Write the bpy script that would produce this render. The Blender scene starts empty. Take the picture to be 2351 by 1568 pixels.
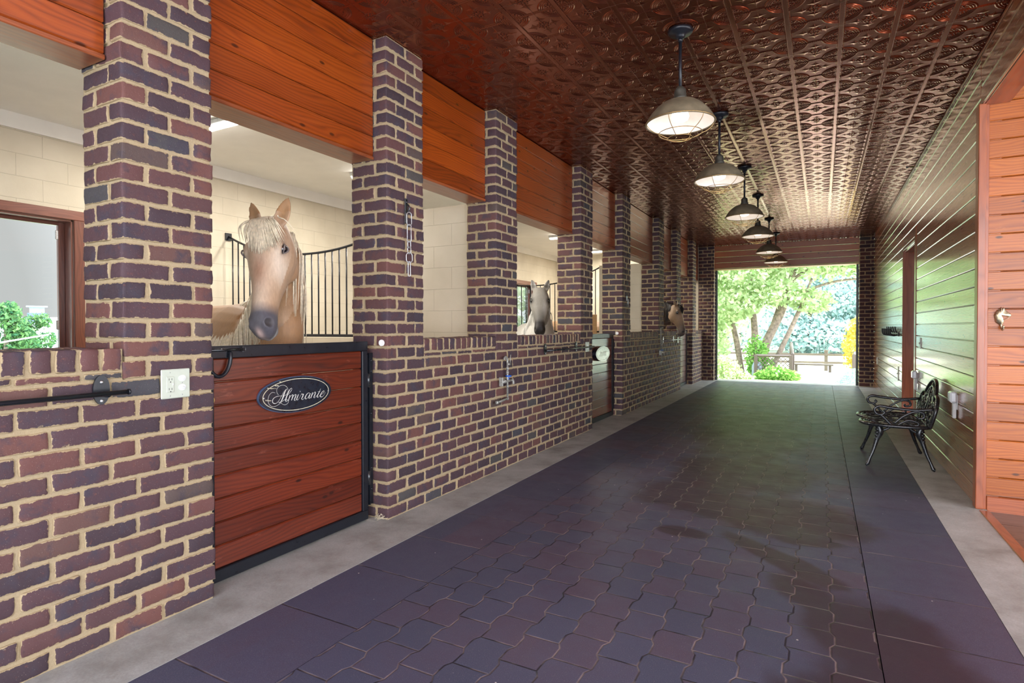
import bpy, math, random
import numpy as np
from mathutils import Vector, Matrix
random.seed(7); RNG = np.random.default_rng(7)
sc = bpy.context.scene
COL = sc.collection
PI = math.pi

# ------------------------------------------------------------------ camera
F_PX, TH, PITCH, CY, ROLL, HC = 1315.5, 0.4954, 0.0131, 768.0, -0.0012, 1.27
cam = bpy.data.cameras.new('camera'); camo = bpy.data.objects.new('camera', cam); COL.objects.link(camo)
cam.sensor_fit = 'HORIZONTAL'; cam.sensor_width = 36.0; cam.lens = F_PX/2351*36.0
cam.shift_y = -(784-CY)/2351.0; cam.clip_start = 0.05; cam.clip_end = 600
camo.location = (0, 0, HC)
Rm = Matrix.Rotation(TH, 3, 'Z') @ Matrix.Rotation(PI/2-PITCH, 3, 'X') @ Matrix.Rotation(ROLL, 3, 'Z')
camo.rotation_euler = Rm.to_euler()
sc.camera = camo
sc.view_settings.view_transform = 'Standard'; sc.view_settings.look = 'None'
sc.view_settings.gamma = 1; sc.view_settings.use_curve_mapping = False
sc.view_settings.exposure = 0.80

# ------------------------------------------------------------------ sky and sun
w = bpy.data.worlds.new('sky'); sc.world = w; w.use_nodes = True
nt = w.node_tree; nt.nodes.clear()
wo = nt.nodes.new('ShaderNodeOutputWorld'); bg = nt.nodes.new('ShaderNodeBackground')
tc = nt.nodes.new('ShaderNodeTexCoord'); sp = nt.nodes.new('ShaderNodeSeparateXYZ')
nt.links.new(tc.outputs['Generated'], sp.inputs[0])
# broad overcast sky: dimmer and greyer towards the west (-X), bright elsewhere, bluer overhead
r1 = nt.nodes.new('ShaderNodeMapRange'); r1.inputs[1].default_value = -0.93; r1.inputs[2].default_value = -0.40
r1.inputs[3].default_value = 0.0; r1.inputs[4].default_value = 1.0
nt.links.new(sp.outputs['X'], r1.inputs[0])
mc = nt.nodes.new('ShaderNodeMix'); mc.data_type = 'RGBA'
mc.inputs[6].default_value = (0.34, 0.335, 0.33, 1); mc.inputs[7].default_value = (3.15, 3.3, 3.55, 1)
nt.links.new(r1.outputs[0], mc.inputs[0])
r2 = nt.nodes.new('ShaderNodeMapRange'); r2.inputs[1].default_value = 0.35; r2.inputs[2].default_value = 0.9
nt.links.new(sp.outputs['Z'], r2.inputs[0])
m2 = nt.nodes.new('ShaderNodeMix'); m2.data_type = 'RGBA'; m2.inputs[7].default_value = (2.8, 3.2, 4.1, 1)
nt.links.new(r2.outputs[0], m2.inputs[0]); nt.links.new(mc.outputs[2], m2.inputs[6])
nt.links.new(m2.outputs[2], bg.inputs[0]); bg.inputs[1].default_value = 1.15
nt.links.new(bg.outputs[0], wo.inputs[0])
sun = bpy.data.lights.new('sun', 'SUN'); sun.energy = 9.5; sun.angle = math.radians(1.2); sun.color = (1, .95, .85)
suno = bpy.data.objects.new('sun', sun); COL.objects.link(suno)
suno.rotation_euler = (math.radians(38), 0, math.radians(100))   # high sun from the east side, over the barn roof
suno.location = (20, 5, 30)

# ------------------------------------------------------------------ material helpers
class MatB:
    def __init__(s, name):
        s.m = bpy.data.materials.new(name); s.m.use_nodes = True; s.t = s.m.node_tree
        s.t.nodes.clear()
        s.out = s.t.nodes.new('ShaderNodeOutputMaterial'); s.b = s.t.nodes.new('ShaderNodeBsdfPrincipled')
        s.t.links.new(s.b.outputs[0], s.out.inputs[0])
    def n(s, k): return s.t.nodes.new(k)
    def set(s, sock, v):
        if hasattr(v, 'links') or isinstance(v, bpy.types.NodeSocket): s.t.links.new(v, sock)
        elif v is not None:
            if isinstance(v, (tuple, list)) and len(v) == 3 and sock.type == 'RGBA': v = (*v, 1)
            sock.default_value = v
    def i(s, name, v): s.set(s.b.inputs[name], v); return s
    def coord(s, kind='Object'):
        return s.n('ShaderNodeTexCoord').outputs[kind]
    def pos(s): return s.n('ShaderNodeNewGeometry').outputs['Position']
    def attr(s, name, out='Vector'):
        a = s.n('ShaderNodeAttribute'); a.attribute_name = name; return a.outputs[out]
    def vmul(s, v, k):
        a = s.n('ShaderNodeVectorMath'); a.operation = 'MULTIPLY'; s.set(a.inputs[0], v); a.inputs[1].default_value = k; return a.outputs[0]
    def vadd(s, v, k):
        a = s.n('ShaderNodeVectorMath'); a.operation = 'ADD'; s.set(a.inputs[0], v); s.set(a.inputs[1], k); return a.outputs[0]
    def ma(s, op, a, b=None, c=None, clamp=False):
        x = s.n('ShaderNodeMath'); x.operation = op; x.use_clamp = clamp
        s.set(x.inputs[0], a)
        if b is not None: s.set(x.inputs[1], b)
        if c is not None: s.set(x.inputs[2], c)
        return x.outputs[0]
    def sep(s, v):
        x = s.n('ShaderNodeSeparateXYZ'); s.set(x.inputs[0], v); return x.outputs
    def comb(s, a, b, c):
        x = s.n('ShaderNodeCombineXYZ'); s.set(x.inputs[0], a); s.set(x.inputs[1], b); s.set(x.inputs[2], c); return x.outputs[0]
    def noise(s, vec, scale, detail=4, rough=.55, dist=0, out=0):
        x = s.n('ShaderNodeTexNoise'); s.set(x.inputs['Vector'], vec); x.inputs['Scale'].default_value = scale
        x.inputs['Detail'].default_value = detail; x.inputs['Roughness'].default_value = rough; x.inputs['Distortion'].default_value = dist
        return x.outputs[out]
    def vor(s, vec, scale, out='Distance', feat='F1', rnd=1.0, dim='3D'):
        x = s.n('ShaderNodeTexVoronoi'); x.voronoi_dimensions = dim; x.feature = feat; s.set(x.inputs['Vector'], vec); x.inputs['Scale'].default_value = scale
        x.inputs['Randomness'].default_value = rnd
        return x.outputs[out]
    def white(s, v):
        x = s.n('ShaderNodeTexWhiteNoise'); x.noise_dimensions = '3D'; s.set(x.inputs['Vector'], v); return x.outputs[0]
    def ramp(s, fac, stops, interp='LINEAR'):
        x = s.n('ShaderNodeValToRGB'); x.color_ramp.interpolation = interp
        e = x.color_ramp.elements
        while len(e) < len(stops): e.new(.5)
        for k, (p, c) in zip(e, stops):
            k.position = p; k.color = (*c, 1) if not isinstance(c, (int, float)) else (c, c, c, 1)
        s.set(x.inputs[0], fac); return x.outputs[0]
    def mr(s, v, a, b, c=0., d=1., smooth=False):
        x = s.n('ShaderNodeMapRange'); s.set(x.inputs[0], v)
        if smooth: x.interpolation_type = 'SMOOTHSTEP'
        for q, k in zip(x.inputs[1:5], (a, b, c, d)): q.default_value = k
        return x.outputs[0]
    def mix(s, f, a, b, mode='MIX'):
        x = s.n('ShaderNodeMix'); x.data_type = 'RGBA'; x.blend_type = mode
        s.set(x.inputs[0], f); s.set(x.inputs[6], a); s.set(x.inputs[7], b); return x.outputs[2]
    def bump(s, h, strength=.5, dist=.002, normal=None):
        x = s.n('ShaderNodeBump'); s.set(x.inputs['Height'], h); x.inputs['Strength'].default_value = strength
        x.inputs['Distance'].default_value = dist
        if normal is not None: s.set(x.inputs['Normal'], normal)
        s.nrm = x.outputs[0]; return x.outputs[0]

def simple(name, col, rough=.5, metal=0, spec=.5, coat=0, coatr=.1, var=.12, nscale=30, bump=0., emis=None, es=0):
    M = MatB(name)
    v = M.noise(M.coord(), nscale, 5)
    M.i('Base Color', M.mix(M.mr(v, .3, .7, 0, 1), tuple(c*(1-var) for c in col), tuple(min(1, c*(1+var)) for c in col)))
    M.i('Roughness', M.mr(v, .3, .7, max(.02, rough-.07), min(1, rough+.07)))
    M.i('Metallic', metal); M.i('Specular IOR Level', spec); M.i('Coat Weight', coat); M.i('Coat Roughness', coatr)
    if bump: M.i('Normal', M.bump(v, bump, .002))
    if emis: M.i('Emission Color', emis); M.i('Emission Strength', es)
    return M.m

def wood(name, dark, mid, light, coat=.5, coatr=.12, rough=.35, knots=True, gs=1.0, wear=0.0):
    """wco = coordinates along the grain (x), across (y), depth (z), with a random shift per board; rnd = per board"""
    M = MatB(name)
    w_ = M.attr('wco'); rnd = M.attr('rnd', 'Fac')
    p = M.vmul(w_, (1.1*gs, 6*gs, 6*gs))
    warp = M.noise(p, 1.0, 2, .45)
    xyz = M.sep(w_)
    yy = M.ma('ADD', M.ma('MULTIPLY', xyz[1], 300*gs), M.ma('MULTIPLY', warp, 62))
    rings = M.ma('POWER', M.ma('ADD', M.ma('MULTIPLY', M.ma('SINE', yy), .5), .5), .6)
    fine = M.noise(M.vmul(w_, (3.0, 190, 60)), 1.0, 4, .65)
    big = M.noise(M.vmul(w_, (.8, 2.2, 2)), 1.4, 3, .5)
    f = M.ma('ADD', M.ma('MULTIPLY', rings, .20), M.ma('ADD', M.ma('MULTIPLY', fine, .42), M.ma('MULTIPLY', big, .38)))
    c = M.ramp(f, [(.28, dark), (.52, mid), (.85, light)])
    tint = M.ramp(rnd, [(0, .80), (.5, .97), (1, 1.15)])
    c = M.mix(1.0, c, tint, 'MULTIPLY')
    if knots:
        k = M.vor(M.vmul(w_, (1.5, 3.4, .001)), 1.2, dim='2D')
        km = M.mr(k, .02, .05, 1, 0, True)
        c = M.mix(M.ma('MULTIPLY', km, .9), c, tuple(x*.16 for x in mid))
    if wear:
        wn = M.noise(M.vmul(w_, (3, 10, 10)), 2, 6, .7)
        c = M.mix(M.ma('MULTIPLY', M.mr(wn, .62, .70), wear), c, tuple(min(1, x*1.9+.08) for x in light))
    M.i('Base Color', c); M.i('Roughness', M.mr(fine, .3, .7, rough-.06, rough+.1))
    M.i('Coat Weight', coat); M.i('Coat Roughness', coatr); M.i('Coat IOR', 1.6)
    M.i('Normal', M.bump(M.ma('ADD', fine, M.ma('MULTIPLY', rings, .5)), .12, .001))
    return M.m

def brickmat():
    M = MatB('brick')
    bh = M.attr('jd'); rnd = M.attr('rnd', 'Fac'); P = M.pos()
    a, b, c_ = M.sep(bh)[0:3]
    mid = M.ma('MINIMUM', M.ma('MINIMUM', a, b), c_)   # distance to the nearest mortar joint
    n1 = M.noise(P, 38, 5, .65); n2 = M.noise(P, 9, 4, .6); n3 = M.noise(P, 160, 3, .6)
    base = M.ramp(rnd, [(0, (.050, .034, .042)), (.25, (.068, .040, .048)), (.5, (.080, .043, .050)), (.70, (.088, .046, .048)),
                        (.82, (.115, .052, .050)), (.90, (.14, .062, .052)), (.96, (.070, .062, .058)), (1, (.055, .055, .066))])
    base = M.mix(M.mr(n2, .52, .66, 0, .75), base, (.050, .043, .060))
    base = M.mix(M.mr(n1, .60, .72, 0, .6), base, (.16, .065, .050))
    base = M.mix(M.mr(n1, .40, .25, 0, .5), base, (.035, .025, .030))
    spk = M.vor(P, 130)
    base = M.mix(M.mr(spk, .10, .05, 0, .8), base, (.45, .38, .30))
    edge = M.mr(M.ma('SUBTRACT', mid, M.ma('MULTIPLY', M.mr(n1, .42, .75), .0105)), -.0002, .0010, 1, 0)
    sm = M.mr(M.noise(P, 16, 5, .7), .64, .70, 0, .85)
    mort = M.mix(n3, (.31, .235, .13), (.48, .375, .225))
    col = M.mix(M.ma('MAXIMUM', M.ma('MULTIPLY', edge, .85), M.ma('MULTIPLY', sm, M.mr(mid, .004, .014, 1, 0))), base, mort)
    M.i('Base Color', col); M.i('Roughness', M.mr(n1, .3, .7, .55, .85)); M.i('Specular IOR Level', .25)
    M.i('Normal', M.bump(M.ma('ADD', n1, M.ma('MULTIPLY', n3, .7)), .5, .003))
    return M.m

def mortarmat():
    M = MatB('mortar'); P = M.pos()
    n1 = M.noise(P, 120, 5, .7); n2 = M.noise(P, 6, 3)
    M.i('Base Color', M.mix(n2, M.mix(n1, (.31, .235, .13), (.50, .39, .235)), M.mix(n1, (.26, .205, .135), (.44, .36, .24))))
    M.i('Roughness', .9); M.i('Specular IOR Level', .2); M.i('Normal', M.bump(n1, .8, .004)); return M.m

def coppermat():
    M = MatB('copper_tile'); P = M.pos()
    n1 = M.noise(P, 7, 4)
    M.i('Base Color', M.mix(n1, (.27, .070, .034), (.38, .115, .058))); M.i('Metallic', .92)
    M.i('Roughness', M.mr(n1, .3, .7, .17, .24)); M.i('Coat Weight', .2); M.i('Coat Roughness', .12)
    return M.m

def cmumat(name, c0, c1):
    M = MatB(name); P = M.coord('Generated')
    P = M.pos(); x, y, z = M.sep(P)[0:3]
    nrm = M.n('ShaderNodeNewGeometry').outputs['True Normal']; nx = M.ma('ABSOLUTE', M.sep(nrm)[0])
    u = M.mix(M.ma('GREATER_THAN', nx, .5), M.comb(x, z, 0), M.comb(y, z, 0))
    br = M.n('ShaderNodeTexBrick'); M.set(br.inputs['Vector'], u); br.offset = .5
    br.inputs['Scale'].default_value = 1; br.inputs['Brick Width'].default_value = .406; br.inputs['Row Height'].default_value = .2033
    br.inputs['Mortar Size'].default_value = .003; br.inputs['Mortar Smooth'].default_value = .5
    br.inputs['Color1'].default_value = (1, 1, 1, 1); br.inputs['Color2'].default_value = (1, 1, 1, 1); br.inputs['Mortar'].default_value = (0, 0, 0, 1)
    n = M.noise(P, 60, 5, .65); n2 = M.noise(P, 2.2, 4)
    col = M.mix(M.mr(n2, .35, .7), c0, c1)
    col = M.mix(br.outputs['Fac'], col, tuple(k*.90 for k in c0))
    M.i('Base Color', col); M.i('Roughness', .6); M.i('Specular IOR Level', .3)
    h = M.ma('ADD', M.ma('MULTIPLY', br.outputs['Fac'], -1.0), M.ma('MULTIPLY', n, .35))
    M.i('Normal', M.bump(h, .6, .005)); return M.m

def concretemat():
    M = MatB('concrete'); P = M.pos()
    n1 = M.noise(P, 3.2, 6, .65); n2 = M.noise(P, 90, 4, .7); n3 = M.noise(P, 11, 5, .6)
    c = M.ramp(n1, [(.3, (.22, .21, .19)), (.5, (.36, .36, .34)), (.7, (.47, .475, .46))])
    c = M.mix(M.mr(n2, .35, .65, .0, .35), c, (.20, .19, .18))
    c = M.mix(M.mr(n3, .6, .75, 0, .5), c, (.25, .21, .17))
    M.i('Base Color', c); M.i('Roughness', .55); M.i('Normal', M.bump(M.ma('ADD', n2, n3), .25, .003)); return M.m

def rubber(name, pavers):
    """recycled rubber: paver=True gives interlocking wavy-sided bricks, otherwise large square mats"""
    M = MatB(name); P = M.pos(); x, y, z = M.sep(P)[0:3]
    if pavers:
        W, L = .1596, .205
        per = L
        tri = M.ma('PINGPONG', M.ma('ADD', y, .02), per/2)               # 0..per/2
        wav = M.mr(tri, per/2*.35, per/2*.65, -.0085, .0085)
        # column index needs the wave first; neighbouring joints share the wave
        xs = M.ma('ADD', x, wav)
        ci = M.ma('FLOOR', M.ma('DIVIDE', M.ma('ADD', xs, 1.71), W))
        fx = M.ma('SUBTRACT', M.ma('DIVIDE', M.ma('ADD', xs, 1.71), W), ci)
        off = M.ma('MULTIPLY', M.ma('MODULO', M.ma('ADD', ci, 40), 2), .5)
        yr = M.ma('ADD', M.ma('DIVIDE', M.ma('ADD', y, 10), L), off); ri = M.ma('FLOOR', yr); fy = M.ma('SUBTRACT', yr, ri)
        ex = M.ma('MULTIPLY', M.ma('MINIMUM', fx, M.ma('SUBTRACT', 1.0, fx)), W)
        ey = M.ma('MULTIPLY', M.ma('MINIMUM', fy, M.ma('SUBTRACT', 1.0, fy)), L)
    else:
        W = .494
        xr = M.ma('DIVIDE', M.ma('ADD', x, 4.5), 20.0); ci = M.ma('FLOOR', M.ma('ADD', x, 1.0)); 
        yr = M.ma('DIVIDE', M.ma('SUBTRACT', y, 1.8), W); ri = M.ma('FLOOR', yr); fy = M.ma('SUBTRACT', yr, ri)
        ey = M.ma('MULTIPLY', M.ma('MINIMUM', fy, M.ma('SUBTRACT', 1.0, fy)), W); ex = 1.0
    d = M.ma('MINIMUM', ex, ey)
    wn = M.n('ShaderNodeTexWhiteNoise'); wn.noise_dimensions = '2D'; M.set(wn.inputs['Vector'], M.comb(ci, ri, 0)); rv = wn.outputs[0]
    g1 = M.noise(P, 260, 3, .7); g2 = M.noise(P, 1.3, 5, .6); g3 = M.noise(P, 5, 5, .65)
    base = M.ramp(M.ma('ADD', M.ma('MULTIPLY', rv, .5), M.ma('MULTIPLY', g3, .5)),
                  [(.25, (.029, .036, .066)), (.45, (.040, .041, .074)), (.6, (.052, .037, .062)), (.78, (.064, .032, .046))])  # bluish sky sheen of the floor is put into these base colours
    base = M.mix(M.mr(g1, .25, .75, 0, .8), base, (.105, .100, .150))
    spec = M.vor(P, 300); wnz = M.white(M.vor(P, 300, 'Position'))
    base = M.mix(M.ma('MULTIPLY', M.mr(spec, .30, .2), M.ma('GREATER_THAN', wnz, .9)), base, (.24, .20, .18))
    fl = M.vor(P, 11); fw = M.white(M.vor(P, 11, 'Position'))
    base = M.mix(M.ma('MULTIPLY', M.mr(fl, .055, .035), M.ma('GREATER_THAN', fw, .72)), base, (.62, .58, .52))
    if True:
        # damp patches: blobs at fixed spots on the floor
        nz = M.noise(P, 2.6, 4, .6)
        best = None
        for (bx, by, rx, ry, ang) in [(-.85, 4.45, .50, .42, .3), (-.30, 4.25, .62, .50, -.3), (.02, 4.1, .26, .22, 0), (-.62, 5.3, .60, .75, .2),
                                      (-.2, 3.45, .10, .50, .85), (.02, 2.95, .12, .35, .7), (.2, 2.75, .30, .42, .3), (.30, 2.2, .42, .5, .2), (-.05, 3.8, .2, .1, .1), (-.75, 3.62, .18, .1, 0), (-.75, 7.4, .62, 1.9, 0)]:
            ca, sa = math.cos(ang), math.sin(ang)
            dx = M.ma('SUBTRACT', x, bx); dy = M.ma('SUBTRACT', y, by)
            ux = M.ma('DIVIDE', M.ma('ADD', M.ma('MULTIPLY', dx, ca), M.ma('MULTIPLY', dy, sa)), rx)
            uy = M.ma('DIVIDE', M.ma('SUBTRACT', M.ma('MULTIPLY', dy, ca), M.ma('MULTIPLY', dx, sa)), ry)
            r = M.ma('SQRT', M.ma('ADD', M.ma('MULTIPLY', ux, ux), M.ma('MULTIPLY', uy, uy)))
            best = r if best is None else M.ma('SMOOTH_MIN', best, r, .25)
        wet = M.mr(M.ma('ADD', best, M.ma('MULTIPLY', M.ma('SUBTRACT', nz, .5), 1.1)), .72, 1.12, 1, 0, True)
        base = M.mix(M.ma('MULTIPLY', wet, .72), base, M.mix(g3, (.024, .011, .016), (.040, .016, .020)))
    jn = M.noise(P, 7, 3)
    joint = M.mr(d, .0018, .0045, 1, 0)
    base = M.mix(M.ma('MULTIPLY', joint, .9), base, M.mix(M.mr(jn, .42, .62), (.014, .011, .016), (.20, .15, .14)))
    M.i('Base Color', base)
    M.i('Roughness', M.ma('SUBTRACT', M.mr(g3, .3, .7, .42, .56), M.ma('MULTIPLY', wet, .02))); M.i('Specular IOR Level', .36)
    h = M.ma('ADD', M.mr(d, 0, .006, 0, 1.0), M.ma('MULTIPLY', g1, .22))
    M.i('Normal', M.bump(h, .55, .004)); return M.m

def leafmat(name, a, b, trans=.45):
    M = MatB(name); rnd = M.attr('rnd', 'Fac')
    c = M.mix(rnd, a, b)
    d = M.n('ShaderNodeBsdfDiffuse'); M.set(d.inputs[0], c); t_ = M.n('ShaderNodeBsdfTranslucent'); M.set(t_.inputs[0], c)
    mx = M.n('ShaderNodeMixShader'); mx.inputs[0].default_value = trans
    M.t.links.new(d.outputs[0], mx.inputs[1]); M.t.links.new(t_.outputs[0], mx.inputs[2]); M.t.links.new(mx.outputs[0], M.out.inputs[0])
    return M.m

def glassmat(name='window_glass', tint=(.92, .95, .95)):
    M = MatB(name)
    tr = M.n('ShaderNodeBsdfTransparent'); tr.inputs[0].default_value = (*tint, 1)
    gl = M.n('ShaderNodeBsdfGlossy'); gl.inputs['Roughness'].default_value = .02
    fr = M.n('ShaderNodeFresnel'); fr.inputs[0].default_value = 1.45
    sm = M.noise(M.pos(), 3, 2); fac = M.ma('MULTIPLY', fr.outputs[0], M.mr(sm, 0, 1, .8, 1.0))
    mx = M.n('ShaderNodeMixShader'); M.set(mx.inputs[0], fac)
    M.t.links.new(tr.outputs[0], mx.inputs[1]); M.t.links.new(gl.outputs[0], mx.inputs[2]); M.t.links.new(mx.outputs[0], M.out.inputs[0])
    return M.m

def coatmat(name, rough=.55):
    """animal coat coloured by the 'coat' vertex colour"""
    M = MatB(name); c = M.attr('coat', 'Color'); P = M.coord()
    n = M.noise(M.vmul(P, (90, 90, 25)), 1, 4, .6); n2 = M.noise(P, 6, 4)
    c = M.mix(M.mr(n, .3, .7, 0, .22), c, (.05, .03, .02), 'MIX'); c = M.mix(M.mr(n2, .4, .7, 0, .05), c, (.9, .85, .8))
    M.i('Base Color', c); M.i('Roughness', rough); M.i('Specular IOR Level', .3); M.i('Sheen Weight', .06); M.i('Sheen Roughness', .4)
    M.i('Normal', M.bump(n, .25, .002)); return M.m

MT = {}
MT['brick'] = brickmat(); MT['mortar'] = mortarmat(); MT['copper'] = coppermat()
MT['cmu'] = cmumat('cream_block', (.56, .50, .39), (.64, .58, .465)); MT['concrete'] = concretemat()
MT['plaster'] = simple('cream_ceiling_paint', (.86, .84, .79), .7, var=.04, nscale=3)
MT['mats'] = rubber('rubber_border_mat', False); MT['pavers'] = rubber('rubber_pavers', True)
MT['wood_hdr'] = wood('varnished_pine', (.12, .018, .002), (.26, .043, .003), (.41, .088, .007), .5, .12)
MT['wood_gate'] = wood('red_stained_wood', (.045, .006, .002), (.11, .014, .003), (.19, .030, .006), .6, .10, wear=.25)
MT['wood_wall'] = wood('glossy_wall_boards', (.20, .06, .022), (.34, .11, .038), (.45, .17, .06), 1.0, .13, .3)
MT['wood_panel'] = wood('recess_boards', (.21, .040, .003), (.37, .090, .007), (.52, .17, .022), .18, .2, wear=.12)
MT['wood_trim'] = wood('trim_wood', (.18, .040, .012), (.28, .068, .020), (.38, .10, .032), .4, .15, knots=False)
MT['wood_dark'] = wood('window_wood', (.11, .035, .025), (.17, .055, .035), (.24, .085, .05), .6, .15, knots=False)
MT['wood_pale'] = wood('plain_plank', (.30, .15, .05), (.46, .26, .10), (.58, .36, .16), .1, .3, knots=False)
MT['wood_grey'] = wood('weathered_deck', (.28, .24, .20), (.42, .38, .34), (.55, .51, .46), 0, .5, .7, knots=False)
MT['wood_rail'] = wood('brown_grey_railing', (.10, .075, .06), (.17, .135, .11), (.25, .21, .18), 0, .5, .7, knots=False)
MT['tilefloor'] = wood('brown_floor_plank', (.07, .035, .024), (.13, .07, .05), (.19, .11, .08), .3, .3, knots=False)
MT['black'] = simple('black_powder_coat', (.009, .011, .016), .34, 0, .35, .1, .2, var=.12)
MT['iron'] = simple('dark_cast_metal', (.022, .026, .030), .30, .35, .6, .5, .12, var=.5, nscale=60, bump=.15)
MT['steel'] = simple('galvanised_steel', (.46, .47, .48), .38, .9, nscale=60, var=.25)
MT['pipe'] = simple('weathered_pipe', (.36, .36, .33), .5, .5, nscale=90, var=.4, bump=.3)
MT['blue'] = simple('blue_handle', (.02, .12, .55), .4, var=.2)
MT['brass'] = simple('aged_brass', (.32, .22, .07), .35, .9, nscale=60, var=.3)
MT['pewter'] = simple('antique_brass', (.42, .36, .24), .35, .85, nscale=60, var=.3)
MT['ivory'] = simple('ivory_plastic', (.46, .50, .42), .35, var=.04)
MT['white_pl'] = simple('white_plastic', (.66, .68, .68), .3, var=.03)
MT['clear_pl'] = simple('clear_cover', (.75, .80, .84), .15, 0, .6, .6, .05, var=.05)
MT['dark'] = simple('slot_black', (.01, .01, .01), .6)
MT['sticker'] = simple('white_sticker', (.8, .8, .78), .5, var=.04)
MT['shade'] = simple('aged_galvanised_shade', (.185, .155, .10), .62, .25, .4, nscale=14, var=.3)
MT['reflector'] = simple('white_enamel', (.62, .62, .65), .35, var=.04)
MT['neck'] = simple('dark_galvanised', (.07, .068, .055), .5, .4, nscale=20, var=.3)
MT['guard'] = simple('brass_wire', (.40, .27, .12), .35, .8, nscale=80, var=.25)
MT['bulb'] = simple('lit_bulb', (1, .9, .75), .4, emis=(1, .84, .62, 1), es=2.2)
MT['tube_light'] = simple('lit_diffuser', (.9, .9, .88), .4, emis=(1, .96, .9, 1), es=10)
MT['plaque'] = simple('dark_blue_enamel', (.006, .012, .022), .3, 0, .5, .6, .1, var=.3)
MT['plaque_edge'] = simple('blue_grey_edge', (.05, .085, .16), .4, var=.2)
MT['silver_ink'] = simple('pale_engraving', (.62, .62, .58), .4, .2, var=.08)
MT['cream_ink'] = simple('cream_line', (.62, .58, .42), .45, var=.08)
MT['plaque_glare'] = simple('glare_painted_plaque', (.30, .35, .33), .3, .3, .6, .6, .1, var=.15)  # pale face colour carries the daylight glare on the plaque
MT['grass'] = leafmat('grass', (.20, .34, .07), (.42, .56, .18), .2)
MT['roof'] = simple('grey_shingle', (.30, .31, .34), .8, nscale=6, var=.2)
MT['siding'] = simple('pale_siding', (.30, .37, .43), .7, nscale=2, var=.1)
MT['slate'] = simple('dark_blue_slate', (.07, .10, .17), .7, nscale=5, var=.2)
MT['hill'] = simple('hazy_treeline', (.11, .23, .25), .95, nscale=.6, var=.3)
MT['bark'] = simple('grey_bark', (.24, .19, .15), .85, nscale=14, var=.5, bump=.8)
MT['eye'] = simple('horse_eye', (.006, .006, .010), .06, 0, .8, 1.0, .02)
MT['glass'] = glassmat()
MT['ground'] = simple('lawn_ground', (.50, .53, .38), .95, nscale=.8, var=.35)
MT['patio'] = simple('pale_paving', (.60, .62, .62), .8, nscale=4, var=.12)

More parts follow.
